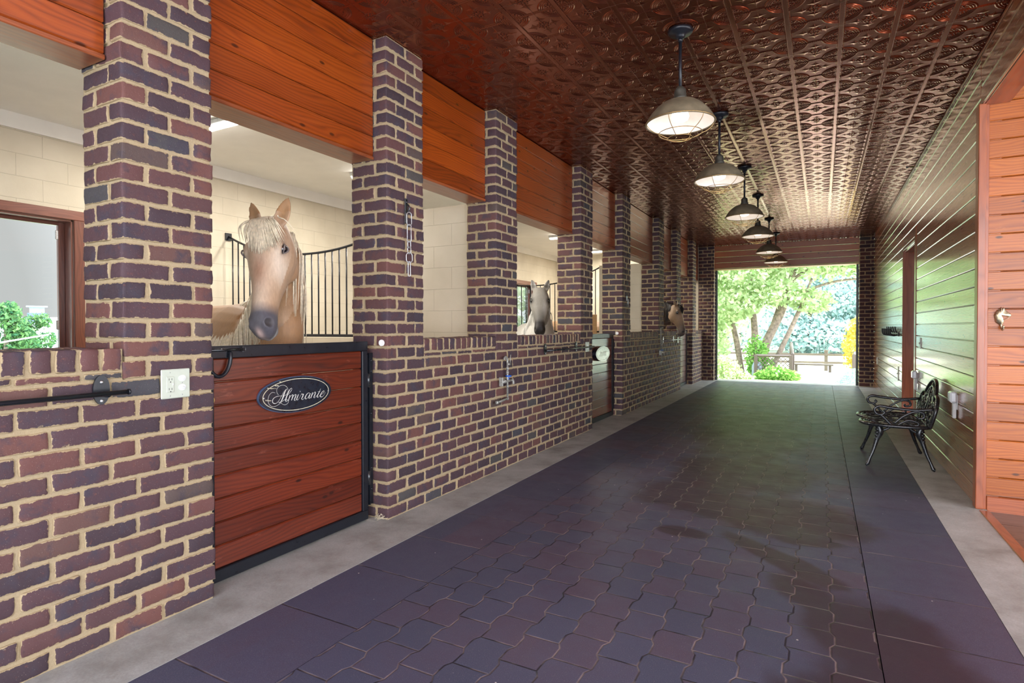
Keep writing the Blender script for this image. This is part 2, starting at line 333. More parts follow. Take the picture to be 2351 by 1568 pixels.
# ------------------------------------------------------------------ mesh accumulator
class MB:
    def __init__(s): s.V = []; s.F = []; s.n = 0; s.A = {}; s.smooth = []; s.mi = []
    def add(s, v, f, smooth=False, mi=0, **attrs):
        v = np.asarray(v, float).reshape(-1, 3); f = [tuple(int(i)+s.n for i in q) for q in f]
        s.V.append(v); s.F += f; s.smooth += [smooth]*len(f); s.mi += [mi]*len(f)
        for k, a in attrs.items():
            a = np.asarray(a, float)
            if a.ndim == 0 or (a.ndim == 1 and a.shape[0] in (3, 4) and len(v) != a.shape[0]): a = np.tile(a, (len(v), 1)) if a.ndim else np.full(len(v), float(a))
            s.A.setdefault(k, []).append((s.n, a))
        s.n += len(v); return s
    def box(s, x0, x1, y0, y1, z0, z1, bev=0., **k):
        a = np.array([min(x0, x1), min(y0, y1), min(z0, z1)]); b = np.array([max(x0, x1), max(y0, y1), max(z0, z1)])
        if bev <= 0:
            v = [(x, y, z) for x in (a[0], b[0]) for y in (a[1], b[1]) for z in (a[2], b[2])]
            return s.add(v, [(0, 1, 3, 2), (4, 6, 7, 5), (0, 4, 5, 1), (2, 3, 7, 6), (0, 2, 6, 4), (1, 5, 7, 3)], **k)
        bev = min(bev, .49*min(b-a))
        V = []; idx = {}
        for sx in (0, 1):
            for sy in (0, 1):
                for sz in (0, 1):
                    for ax in range(3):
                        p = [(a, b)[sx][0], (a, b)[sy][1], (a, b)[sz][2]]; sg = (sx, sy, sz)
                        for q in range(3):
                            if q != ax: p[q] += bev*(1-2*sg[q])
                        idx[(sx, sy, sz, ax)] = len(V); V.append(p)
        F = []
        for ax in range(3):
            o = [q for q in range(3) if q != ax]
            for sd in (0, 1):
                def g(i, j):
                    sg = [0, 0, 0]; sg[ax] = sd; sg[o[0]] = i; sg[o[1]] = j; return idx[(*sg, ax)]
                q = [g(0, 0), g(1, 0), g(1, 1), g(0, 1)]
                F.append(q if (sd == 1) ^ (ax == 1) else q[::-1])
            for i in (0, 1):
                for j in (0, 1):
                    def h(t, axx):
                        sg = [0, 0, 0]; sg[ax] = t; sg[o[0]] = i; sg[o[1]] = j; return idx[(*sg, axx)]
                    F.append([h(0, o[0]), h(1, o[0]), h(1, o[1]), h(0, o[1])])
        for sx in (0, 1):
            for sy in (0, 1):
                for sz in (0, 1): F.append([idx[(sx, sy, sz, t)] for t in range(3)])
        return s.add(V, F, **k)
    def board(s, x0, x1, y0, y1, z0, z1, axis, bev=.004, **k):
        """a plank with wood coordinates; axis = grain direction 0/1/2"""
        n0 = s.n; s.box(x0, x1, y0, y1, z0, z1, bev, **k)
        v = s.V[-1]; o = [q for q in (2, 1, 0) if q != axis]
        r = random.random(); sh = np.array([random.uniform(0, 60), random.uniform(0, 60), random.uniform(0, 60)])
        w_ = np.stack([v[:, axis], v[:, o[0]], v[:, o[1]]], 1)+sh
        s.A.setdefault('wco', []).append((n0, w_)); s.A.setdefault('rnd', []).append((n0, np.full(len(v), r)))
        return s
    def tube(s, pts, r, seg=8, closed=False, cap=True, smooth=True, flat=None, **k):
        P = np.asarray(pts, float); n = len(P); R = np.full(n, r, float) if np.isscalar(r) else np.asarray(r, float)
        T = np.zeros_like(P)
        if closed: T = np.roll(P, -1, 0)-np.roll(P, 1, 0)
        else: T[1:-1] = P[2:]-P[:-2]; T[0] = P[1]-P[0]; T[-1] = P[-1]-P[-2]
        T /= np.linalg.norm(T, axis=1)[:, None]+1e-12
        up = np.array([0, 0, 1.]) if abs(T[0][2]) < .9 else np.array([1., 0, 0])
        N = np.cross(T[0], up); N /= np.linalg.norm(N); Ns = [N]
        for i in range(1, n):
            N = Ns[-1]-T[i]*np.dot(Ns[-1], T[i]); N /= np.linalg.norm(N)+1e-12; Ns.append(N)
        Ns = np.array(Ns); B = np.cross(T, Ns)
        a = np.linspace(0, 2*PI, seg, endpoint=False)
        if flat is None: c, q = np.cos(a), np.sin(a); V = P[:, None]+R[:, None, None]*(Ns[:, None]*c[None, :, None]+B[:, None]*q[None, :, None])
        else:   # flattened section: flat = (unit normal, thickness ratio)
            nv = np.asarray(flat[0], float); nv = nv/np.linalg.norm(nv); Bn = np.cross(T, nv); Bn /= np.linalg.norm(Bn, axis=1)[:, None]+1e-12
            V = P[:, None]+R[:, None, None]*(Bn[:, None]*np.cos(a)[None, :, None]+nv[None, None]*flat[1]*np.sin(a)[None, :, None])
        V = V.reshape(-1, 3); F = []
        m = n if closed else n-1
        for i in range(m):
            j = (i+1) % n
            for q in range(seg):
                q2 = (q+1) % seg; F.append((i*seg+q, i*seg+q2, j*seg+q2, j*seg+q))
        if cap and not closed: F.append(tuple(range(seg))[::-1]); F.append(tuple((n-1)*seg+q for q in range(seg)))
        return s.add(V, F, smooth=smooth, **k)
    def lathe(s, prof, seg=32, c=(0, 0, 0), axis=2, **k):
        pr = np.asarray(prof, float); a = np.linspace(0, 2*PI, seg, endpoint=False)
        V = np.zeros((len(pr), seg, 3)); o = [q for q in range(3) if q != axis]
        V[:, :, o[0]] = pr[:, 0:1]*np.cos(a); V[:, :, o[1]] = pr[:, 0:1]*np.sin(a); V[:, :, axis] = pr[:, 1:2]
        V = V.reshape(-1, 3)+np.array(c); F = []
        for i in range(len(pr)-1):
            for q in range(seg): F.append((i*seg+q, i*seg+(q+1) % seg, (i+1)*seg+(q+1) % seg, (i+1)*seg+q))
        F.append(tuple(range(seg))[::-1]); F.append(tuple((len(pr)-1)*seg+q for q in range(seg)))
        return s.add(V, F, smooth=k.pop('smooth', True), **k)
    def ball(s, c, r, seg=12, **k):
        r = np.array(r if hasattr(r, '__len__') else (r, r, r)); V = []; F = []
        for i in range(seg//2+1):
            t = PI*i/(seg//2)
            for j in range(seg): V.append((math.sin(t)*math.cos(2*PI*j/seg), math.sin(t)*math.sin(2*PI*j/seg), math.cos(t)))
        for i in range(seg//2):
            for j in range(seg): F.append((i*seg+j, (i+1)*seg+j, (i+1)*seg+(j+1) % seg, i*seg+(j+1) % seg))
        return s.add(np.array(V)*r+np.array(c), F, smooth=True, **k)
    def prism(s, poly, d0, d1, axis=0, **k):
        """polygon in the two axes other than axis, extruded d0..d1"""
        n = len(poly); o = [q for q in range(3) if q != axis]; V = np.zeros((2*n, 3))
        V[:n, o[0]] = V[n:, o[0]] = [p[0] for p in poly]; V[:n, o[1]] = V[n:, o[1]] = [p[1] for p in poly]; V[:n, axis] = d0; V[n:, axis] = d1
        F = [tuple(range(n)), tuple(range(2*n-1, n-1, -1))]+[(i, (i+1) % n, n+(i+1) % n, n+i) for i in range(n)]
        return s.add(V, F, **k)
    def build(s, name, mat, parent=None, normals=True):
        me = bpy.data.meshes.new(name); V = np.concatenate(s.V)
        me.from_pydata(V.tolist(), [], s.F); 
        me.polygons.foreach_set('use_smooth', np.array(s.smooth, bool))
        mats = mat if isinstance(mat, (list, tuple)) else [mat]
        for m in mats: me.materials.append(m)
        if len(mats) > 1: me.polygons.foreach_set('material_index', np.array(s.mi, np.int32))
        for k, lst in s.A.items():
            dim = 1 if lst[0][1].ndim == 1 else lst[0][1].shape[1]
            arr = np.zeros((s.n, dim))
            for st, a in lst: arr[st:st+len(a)] = a.reshape(len(a), dim)
            if dim == 1: at = me.attributes.new(k, 'FLOAT', 'POINT'); at.data.foreach_set('value', arr.ravel())
            elif dim == 3: at = me.attributes.new(k, 'FLOAT_VECTOR', 'POINT'); at.data.foreach_set('vector', arr.ravel())
            else: at = me.attributes.new(k, 'FLOAT_COLOR', 'POINT'); at.data.foreach_set('color', arr.ravel())
        if normals and len(s.F) < 60000:
            import bmesh
            bm = bmesh.new(); bm.from_mesh(me); bmesh.ops.recalc_face_normals(bm, faces=bm.faces); bm.to_mesh(me); bm.free()
        me.update(); o = bpy.data.objects.new(name, me); COL.objects.link(o)
        if parent: o.parent = parent
        return o

def tag(o, label=None, cat=None, group=None, kind=None):
    if label: o['label'] = label
    if cat: o['category'] = cat
    if group: o['group'] = group
    if kind: o['kind'] = kind
    return o
def struct(o, label=None): return tag(o, label, None, None, 'structure')
def empty(name, loc=(0, 0, 0), label=None, cat=None, group=None, rz=0):
    o = bpy.data.objects.new(name, None); COL.objects.link(o); o.location = loc; o.rotation_euler = (0, 0, rz); o.empty_display_size = .1
    return tag(o, label, cat, group)
def dup(root, loc, label=None, rz=None, group=None):
    kids = {}
    for o in bpy.data.objects:
        if o.parent: kids.setdefault(o.parent.name, []).append(o)
    def cp(o, par):
        c = o.copy(); COL.objects.link(c)
        if par: c.parent = par
        for ch in kids.get(o.name, []): cp(ch, c)
        return c
    r = cp(root, None); r.location = loc
    if rz is not None: r.rotation_euler = (0, 0, rz)
    if label: r['label'] = label
    if group: r['group'] = group
    return r
def catmull(P, n=8, closed=False):
    P = np.asarray(P, float); m = len(P); out = []
    for i in range(m if closed else m-1):
        p0 = P[(i-1) % m] if closed or i > 0 else 2*P[0]-P[1]; p1 = P[i]; p2 = P[(i+1) % m]
        p3 = P[(i+2) % m] if closed or i+2 < m else 2*P[-1]-P[-2]
        for t in np.linspace(0, 1, n, endpoint=False):
            out.append(.5*((2*p1)+(-p0+p2)*t+(2*p0-5*p1+4*p2-p3)*t*t+(-p0+3*p1-3*p2+p3)*t**3))
    if not closed: out.append(P[-1])
    return np.array(out)
def ray_px(px, py):
    a = px-1175.5; b = py-CY
    x = a*math.cos(ROLL)+b*math.sin(ROLL); y = -a*math.sin(ROLL)+b*math.cos(ROLL)
    r, u2 = x/F_PX, -y/F_PX
    d = math.cos(PITCH)+u2*math.sin(PITCH); u = u2*math.cos(PITCH)-math.sin(PITCH)
    return np.array([r*math.cos(TH)-d*math.sin(TH), r*math.sin(TH)+d*math.cos(TH), u])
def onX(X, px, py):   # measured point on the plane x = X
    a = ray_px(px, py); t = X/a[0]; return (a[1]*t, HC+a[2]*t)

# ------------------------------------------------------------------ dimensions
XL, XR, H, YE, Y0 = -2.50, .962, 3.17, 14.2, -1.2
XBK = -6.4                                   # back wall of the stalls
GATES = [(1.693, 2.91), (6.723, 7.941), (11.79, 12.99)]
PIL = [1.30, 2.91, 4.34, 6.34, 7.941, 10.0, 11.40, 12.99]; PW = .393
ZB = 2.373                                   # underside of headers
C = .0813

# ------------------------------------------------------------------ floor and ground
m = MB(); m.box(XL-.31, -2.18, Y0, YE+.45, -.12, 0); m.box(.69, XR+.05, Y0, YE+.45, -.12, 0); m.box(-2.18, .69, YE-.02, YE+.45, -.12, .0)
m.box(XL-.35, XR+.02, Y0, YE, -.3, -.121)
o = m.build('floor', MT['concrete']); struct(o, 'grey concrete edging strips along both sides of the aisle')
m = MB(); m.box(-2.178, -1.714, Y0, YE-.03, -.12, -.001); m.box(.207, .688, Y0, YE-.03, -.12, -.001)
tag(m.build('rubber_mat_border', MT['mats']), 'dark rubber mats in two plain rows beside the paver centre of the aisle', 'mat')
m = MB(); m.box(-1.71, .203, Y0, YE-.03, -.12, .0)
tag(m.build('rubber_paver_floor', MT['pavers']), 'damp stained rubber paver carpet down the middle of the aisle', 'paving')
m = MB(); m.box(XBK, XL-.33, Y0, YE+.8, -.3, -.02); struct(m.build('floor', MT['concrete']), 'concrete floor inside the stalls')
m = MB()
for i in range(18):
    m.board(XR+.06, 4.6, 5.06-.30*(i+1)+.003, 5.06-.30*i-.003, -.1, -.012, 0, .003)
struct(m.build('floor', MT['tilefloor']), 'brown plank-look floor of the side hall at right')
m = MB(); m.board(XR, XR+.06, Y0, 5.0, -.1, .004, 1, .004); struct(m.build('trim_threshold', MT['wood_trim']), 'thin wood strip where concrete meets the brown plank floor')

# lawn beyond the far doorway and ground falling away on the window side
m = MB(); m.box(-60, 60, YE+.45, 120, -1.2, -.35)
struct(m.build('ground', MT['ground']), 'lawn beyond the far doorway')
m = MB(); m.add([(-6.7, -40, -1.0), (-6.7, YE+.45, -1.0), (-120, YE+60, -3.0), (-120, -40, -3.0), (-6.7, 100, -1.0)], [(0, 1, 4, 2, 3)])
struct(m.build('ground', MT['ground']), 'rough grass falling away outside the stall windows')
m = MB(); m.box(-6.4, 30, -40, Y0-.002, -.35, -.04); m.box(4.65, 30, Y0, YE+.45, -.35, -.04)
struct(m.build('ground', MT['patio']), 'pale paving outside the near end of the barn')

# ------------------------------------------------------------------ brickwork
def template(nl, ns):
    tl = {8: [-1, -.965, -.86, -.5, 0, .5, .86, .965, 1], 4: [-1, -.95, 0, .95, 1]}[nl]
    ts = {6: [-1, -.93, -.72, 0, .72, .93, 1], 2: [-1, 0, 1], 4: [-1, -.86, 0, .86, 1]}[ns]
    G = [tl, ts, ts]; V = {}; vs = []; F = []
    def vid(p):
        if p not in V: V[p] = len(vs); vs.append(p)
        return V[p]
    for ax in range(3):
        o = [q for q in range(3) if q != ax]; A, B = G[o[0]], G[o[1]]
        for sd in (-1, 1):
            for i in range(len(A)-1):
                for j in range(len(B)-1):
                    q = []
                    for (a, b) in ((i, j), (i+1, j), (i+1, j+1), (i, j+1)):
                        p = [0, 0, 0]; p[ax] = sd; p[o[0]] = A[a]; p[o[1]] = B[b]; q.append(vid(tuple(p)))
                    F.append(tuple(q) if (sd == 1) ^ (ax == 1) else tuple(q[::-1]))
    return np.array(vs, float), np.array(F)
TF, TCo = template(8, 6), template(4, 4)
def brick(m, c, hd, la, fine, ex='+x'):
    """irregular brick: centre c, half sizes hd (world), la = index of the long axis"""
    T, F = TF if fine else TCo
    order = [la]+[q for q in range(3) if q != la]; P = np.zeros_like(T)
    for k, ax in enumerate(order): P[:, ax] = T[:, k]
    odd = order in ([0, 1, 2], [1, 2, 0], [2, 0, 1]); 
    hd = np.array(hd)*(1+RNG.uniform(-.02, .02, 3)); c = np.array(c)+RNG.uniform(-.0018, .0018, 3)
    p = P*hd; r = min(RNG.uniform(.006, .013), hd.min()*.6); inner = np.clip(p, -(hd-r), hd-r); d = p-inner; L = np.linalg.norm(d, axis=1)[:, None]
    q = inner+np.where(L > 0, d/np.maximum(L, 1e-9), 0)*np.minimum(L, r)
    ph = RNG.uniform(0, 6.28, (3, 3))
    for k in range(3):
        q[:, k] += .0016*np.sin(q[:, (k+1) % 3]*55+ph[k, 0])+.0012*np.sin(q[:, (k+2) % 3]*110+ph[k, 1])+.001*np.sin(q[:, (k+1) % 3]*230+ph[k, 2])
    FF = F if odd else F[:, ::-1]
    rr = RNG.random(); b = P*hd; jd = np.zeros_like(b)
    for k, ax in enumerate('xyz'):   # distance to the joints only; exposed ends of the brick carry no mortar
        hi = hd[k]-b[:, k]; lo = hd[k]+b[:, k]
        jd[:, k] = np.minimum(hi+(9 if '+'+ax in ex else 0), lo+(9 if '-'+ax in ex else 0))
    m.add(q+c, FF, smooth=True, jd=jd, rnd=np.full(len(T), rr))
BH, BL, BD, J = .0352, .0968, .046, .0105       # half height, half length, half depth
def run(m, y0, y1, z, x, fine, axis=1, first=0, seg=None, ends=(0, 0)):
    """a course of stretchers along Y between y0 and y1"""
    p = 2*BL+J; y = y0+(0 if ends[0] else J/2); k = 0
    L0 = (p/2-J) if first else 2*BL
    while y < y1-.02:
        L = L0 if k == 0 else 2*BL
        e = min(y+L, y1-J/2)
        if y1-J/2-e < .05: e = y1-J/2
        last = e > y1-.03
        if ends[1] and last: e = y1
        deep = first and ((ends[0] and k == 0) or (ends[1] and last))
        dp = BL if deep else BD
        if e-y > .02: brick(m, (x-dp, (y+e)/2, z), (dp, (e-y)/2, BH), 1, fine, '+x'+('-y' if ends[0] and k == 0 else '')+('+y' if ends[1] and last else ''))
        y = e+J; k += 1
def lower_wall(ya, yb, fine, ends=(1, 1), label=''):
    root = None
    m = MB(); n = 13
    for i in range(n):
        z = C*(i+.5); odd = i % 2
        run(m, ya, yb, z, XL, fine, first=odd, ends=ends)
        for e, yy, sg in ((ends[0], ya, 1), (ends[1], yb, -1)):
            if e:  # returned end face seen in the gate opening
                x = XL-2*(BL if odd else BD)-J
                if not odd or True:
                    L = min(2*BL, x-(XL-.31)); brick(m, (x-L/2, yy+sg*BD, z), (L/2, BD, BH), 0, fine, '+y-y')
    core = MB(); core.box(XL-.008, XL-.31, ya+(.009 if ends[0] else 0), yb-(.009 if ends[1] else 0), -.01, 13*C)
    return m, core
def rowlock(m, core, ya, yb, fine):
    z = 13*C+.018; y = ya
    while y < yb-.02:
        e = min(y+2*BL+.02, yb); brick(m, (XL-BD, (y+e)/2, z), (BD, (e-y)/2-J/2, .0125), 1, fine); y = e
    n = max(1, round((yb-ya)/.0815)); st = (yb-ya)/n
    for i in range(n):
        brick(m, (XL-.1, ya+st*(i+.5), 13*C+.085), (.1, st/2-.0055, .0445), 0, fine, '+x+z')
        brick(m, (XL-.255, ya+st*(i+.5), 13*C+.085), (.05, st/2-.0055, .0445), 0, False, '-x+z')
    core.box(XL-.010, XL-.305, ya, yb, 13*C-.001, 13*C+.126)
walls = [(Y0, 1.693, (0, 1), [(Y0, 1.30)], True, 'dark brick half wall nearest the camera, under the left window opening'),
         (2.91, 6.733, (1, 1), [(3.303, 4.34), (4.733, 6.34)], True, 'long dark brick half wall between the name-plate gate and the pale-lit gate'),
         (7.941, 11.793, (1, 1), [(8.334, 10.0), (10.393, 11.40)], False, 'brick half wall with taps below the brown horse'),
         (12.99, YE, (1, 0), [(13.383, YE)], False, 'short brick half wall beside the far doorway')]
for (ya, yb, ends, tops, fine, lab) in walls:
    m, core = lower_wall(ya, yb, fine, ends)
    for (a, b) in tops: rowlock(m, core, a, b, fine)
    root = empty('brick_half_wall', (XL, (ya+yb)/2, 0), lab, 'half wall')
    a = m.build('brick_course', MT['brick'], None, normals=False); b = core.build('mortar', MT['mortar'])
    for q in (a, b): q.parent = root; q.matrix_parent_inverse = Matrix.Translation((-XL, -(ya+yb)/2, 0))
PLAB = ['near brick pillar carrying the light switch and socket plate', 'brick pillar with the hanging cross-tie chain beside the name-plate gate',
        'brick pillar rising between the first two half wall openings, tap below it', 'brick pillar just left of the pale round plaque gate',
        'brick pillar with a small tie ring, right of the round plaque gate', 'brick pillar in front of the brown horse neck',
        'brick pillar behind the brown horse head', 'last free-standing brick pillar before the far doorway']
for k, ya in enumerate(PIL):
    yb = ya+PW; yc = (ya+yb)/2; fine = k < 4; m = MB()
    z = 13*C+C/2; i = 1; 
    while z < H+.03:
        hz = BH if z+BH < H else max(.01, (H-z+BH)/2)
        zz = z if z+BH < H else z-BH+hz
        if i % 2 == 0:
            for a, b in ((ya, yc), (yc, yb)): brick(m, (XL-BD, (a+b)/2+(-J/4 if a == ya else J/4), zz), (BD, (b-a)/2-J/4, hz), 1, fine, '+x'+('-y' if a == ya else '+y'))
            for yy, sg in ((ya, 1), (yb, -1)): brick(m, (XL-2*BD-J-.1, yy+sg*BD, zz), (.0975, BD, hz), 0, fine, '+y-y')
        else:
            for yy, sg in ((ya, 1), (yb, -1)):
                brick(m, (XL-.0975, yy+sg*BD, zz), (.0975, BD, hz), 0, fine, '+x'+('-y' if sg > 0 else '+y'))
                brick(m, (XL-.2085-.05, yy+sg*BD, zz), (.05, BD, hz), 0, fine, '+y-y')
            L = PW-4*BD-2*J; brick(m, (XL-BD, yc, zz), (BD, L/2, hz), 1, fine)
        z += C; i += 1
    core = MB(); core.box(XL-.007, XL-.308, ya+.009, yb-.009, 13*C, H)
    root = empty('brick_pillar', (XL, yc, 13*C), PLAB[k], 'pillar')
    a = m.build('brick_course', MT['brick'], None, normals=False); b = core.build('mortar', MT['mortar'])
    for q in (a, b): q.parent = root; q.matrix_parent_inverse = Matrix.Translation((-XL, -yc, -13*C))
# end piers either side of the far doorway
def pier(x0, x1, lab):
    m = MB(); i = 0; z = C/2
    while z < H:
        xs = x0; p = 2*BL+J; first = i % 2; xk = x1
        x = x0+J/2; k = 0
        while x < x1-.02:
            L = (BL*2 if (k or not first) else p/2-J); e = min(x+L, x1-J/2)
            if x1-J/2-e < .04: e = x1-J/2
            brick(m, ((x+e)/2, YE+BD, z), ((e-x)/2, BD, BH), 0, False, '-y'+('-x' if k == 0 else '')+('+x' if e > x1-.03 else '')); x = e+J; k += 1
        for xx in (x0+BD, x1-BD):
            brick(m, (xx, YE+2*BD+J+.1, z), (BD, .0975, BH), 1, False, '-x+x')
        z += C; i += 1
    core = MB(); core.box(x0+.007, x1-.007, YE+.006, YE+.32, 0, H)
    root = empty('brick_pier', ((x0+x1)/2, YE+.15, 0), lab, 'pier')
    for q in (m.build('brick_course', MT['brick'], None, normals=False), core.build('mortar', MT['mortar'])):
        q.parent = root; q.matrix_parent_inverse = Matrix.Translation((-(x0+x1)/2, -YE-.15, 0))
pier(-2.60, -2.24, 'brick pier on the left side of the far doorway')
pier(.70, .972, 'narrow brick pier on the right side of the far doorway')

# ------------------------------------------------------------------ headers over the openings
def boards_y(m, x0, x1, ya, yb, za, zb, n, gap=.0025, bev=.006):
    st = (zb-za)/n
    for i in range(n): m.board(x0, x1, ya, yb, za+st*i+gap/2, za+st*(i+1)-gap/2, 1, bev)
hd = [(Y0, 1.30), (1.693, 2.91), (3.303, 4.34), (4.733, 6.34), (6.733, 7.941), (8.334, 10.0), (10.393, 11.40), (11.793, 12.99), (13.383, YE)]
HL = ['orange pine header at upper left, left of the near pillar', 'orange pine header above the name-plate gate', 'knotty orange header right of the chain pillar',
      'orange header above the white horse', 'pine header above the round plaque gate', 'pine header above the opening before the brown horse',
      'pine header above the brown horse', 'pine header above the farthest gate', 'pine header beside the far doorway']
for (a, b), lab in zip(hd, HL):
    root = empty('wood_header', (XL-.2, (a+b)/2, ZB), lab, 'header')
    inv = Matrix.Translation((-(XL-.2), -(a+b)/2, -ZB))
    m = MB(); boards_y(m, XL-.108, XL-.13, a+.004, b-.004, ZB+.024, H-.002, 6); q1 = m.build('face_boards', MT['wood_hdr'])
    m = MB(); m.board(XL-.103, XL-.305, a+.004, b-.004, ZB, ZB+.022, 1, .004); q2 = m.build('soffit_board', MT['wood_trim'])
    m = MB(); boards_y(m, XL-.285, XL-.305, a+.004, b-.004, ZB+.024, H-.002, 6); q3 = m.build('back_boards', MT['wood_hdr'])
    for q in (q1, q2, q3): q.parent = root; q.matrix_parent_inverse = inv
# end header
root = empty('wood_header', (-.77, YE, 2.62), 'wide pine header across the top of the far doorway', 'header')
m = MB(); st = (H-2.64)/4
for i in range(4): m.board(-2.24, .70, YE+.01, YE+.035, 2.64+st*i+.0015, 2.64+st*(i+1)-.0015, 0, .006)
q = m.build('face_boards', MT['wood_panel']); q.parent = root; q.matrix_parent_inverse = Matrix.Translation((.77, -YE, -2.62))
m = MB(); m.board(-2.24, .70, YE+.005, YE+.31, 2.612, 2.638, 0, .004)
q = m.build('soffit_board', MT['wood_pale']); q.parent = root; q.matrix_parent_inverse = Matrix.Translation((.77, -YE, -2.62))
for x, nm in ((-2.215, 'left'), (.675, 'right')):
    m = MB(); m.box(x-.014, x+.014, YE+.16, YE+.22, 0, 2.61, .003); m.box(x-.022, x+.022, YE+.22, YE+.23, 0, 2.61)
    tag(m.build('door_track', MT['black']), 'black steel roller door track on the %s side of the far doorway' % nm, 'door track')

# ------------------------------------------------------------------ pressed copper ceiling
CS = .30
def relief(u, v):
    """height (m, positive = down towards the room) of one cell, u,v in [-.5,.5]*CS measured from a seam crossing"""
    a, b = np.abs(u), np.abs(v); r = np.hypot(u, v); h = np.zeros_like(r)
    def bumpf(d, w_, amp): return amp*np.clip(1-(d/w_)**2, 0, 1)
    for R, w_, am in ((.104, .0060, .0055), (.090, .0050, .0045), (.077, .0048, .0040)):
        h = np.maximum(h, bumpf(r-R, w_, am))
    # lobed clusters in each quadrant inside the ring
    ang = np.arctan2(b, a)
    for (cx, cy, rr, am) in ((.040, .040, .010, .0045), (.056, .030, .006, .0035), (.030, .056, .006, .0035), (.026, .032, .0055, .003), (.034, .022, .005, .003), (.055, .046, .004, .003), (.046, .056, .004, .003), (.050, .018, .004, .003), (.020, .050, .004, .003)):
        h = np.maximum(h, bumpf(np.hypot(a-cx, b-cy), rr, am))
    # flower at the cell centre (corner in this frame)
    cu, cv = CS/2-a, CS/2-b; rc = np.hypot(cu, cv); t = np.arctan2(cv, cu)
    full_t = np.arctan2(CS/2-b, CS/2-a)
    for k in range(8):
        tt = k*PI/4+PI/8*0
        px_, py_ = .028*np.cos(tt), .028*np.sin(tt)
        h = np.maximum(h, bumpf(np.hypot(cu-abs(px_), cv-abs(py_)), .0105, .005))
        tt2 = tt+PI/8; h = np.maximum(h, bumpf(np.hypot(cu-abs(.041*np.cos(tt2)), cv-abs(.041*np.sin(tt2))), .005, .0032))
    h = np.maximum(h, bumpf(rc, .009, .004)); h = np.maximum(h, bumpf(rc-.016, .004, .003))
    # four pointed stars between the rings
    for (sx, sy) in ((CS/2, .085), (.085, CS/2)):
        d = np.abs(a-sx)**.6*.9+np.abs(b-sy)**.6*.9; h = np.maximum(h, .004*np.clip(1-d/.145, 0, 1))
    # cross ribs (along x): double beaded ribs
    bead = .5+.5*np.cos(2*PI*a/.0125)
    inr = (b < .012)
    h = np.where(inr, 0, h)
    h = np.maximum(h, bumpf(b-.0075, .0035, .0034)*(.65+.35*bead)); 
    # seam (along y): flat band with beaded borders
    beadv = .5+.5*np.cos(2*PI*b/.0125)
    flat = a < .0135
    h = np.where(flat, .0018, h)
    h = np.maximum(h, bumpf(a-.0165, .0035, .0040)*(.45+.55*beadv))
    return h
m = MB(); xc = -.80; yc0 = 3.146
nx0, nx1 = math.floor((XL-.31-xc)/CS), math.ceil((XR+.02-xc)/CS)
ny0, ny1 = math.floor((Y0-yc0)/CS), math.ceil((YE-yc0)/CS)
grid_cache = {}
allV, allF, off = [], [], 0
for j in range(ny0, ny1+1):
    yy = yc0+j*CS
    if yy-CS/2 > YE: continue
    for N in (120, 88, 56, 32, 18):
      if N not in grid_cache:
          g = np.linspace(-.5, .5, N+1)*CS; U, Vv = np.meshgrid(g, g, indexing='ij'); Hh = relief(U, Vv)
          ii, jj = np.meshgrid(np.arange(N), np.arange(N), indexing='ij'); a = (ii*(N+1)+jj).ravel()
          grid_cache[N] = (U.ravel(), Vv.ravel(), Hh.ravel(), np.stack([a, a+1, a+N+2, a+N+1], 1))
    for i in range(nx0, nx1+1):
        xx = xc+i*CS
        if xx+CS/2 < XL-.10 or xx-CS/2 > XR+.02: continue
        dd = -xx*math.sin(TH)+yy*math.cos(TH); rr_ = xx*math.cos(TH)+yy*math.sin(TH)
        seen = dd > 1.5 and abs(rr_) < .95*dd+.4 and dd > (H-HC)*1.55
        N = (120 if dd < 4.0 else 88 if dd < 5.6 else 56 if dd < 8 else 32 if dd < 11 else 18) if seen else 18 if dd < 2 else 32
        U, Vv, Hh, Fq = grid_cache[N]
        tilt = RNG.uniform(-.0035, .0035, 2)
        V = np.stack([np.clip(xx+U, XL-.31, XR+.02), np.minimum(yy+Vv, YE+.03), H+.004-Hh+tilt[0]*U+tilt[1]*Vv], 1)
        allV.append(V); allF.append(Fq+off); off += len(V)
V = np.concatenate(allV); Fq = np.concatenate(allF)
me = bpy.data.meshes.new('ceiling'); me.vertices.add(len(V)); me.vertices.foreach_set('co', V.ravel())
me.loops.add(Fq.size); me.loops.foreach_set('vertex_index', Fq.ravel().astype(np.int32)); me.polygons.add(len(Fq))
me.polygons.foreach_set('loop_start', (np.arange(len(Fq))*4).astype(np.int32)); me.polygons.foreach_set('use_smooth', np.ones(len(Fq), bool))
me.update(); me.validate(); me.materials.append(MT['copper']); o = bpy.data.objects.new('ceiling', me); COL.objects.link(o)
struct(o, 'embossed copper tile ceiling over the aisle')
m = MB(); m.box(XL-.31, 4.7, Y0, YE+.8, H+.03, H+.15); m.box(XBK-.4, XL-.29, Y0, YE+.8, 3.2, 3.32)
struct(m.build('ceiling', MT['plaster']), 'cream painted ceiling slab over stalls')

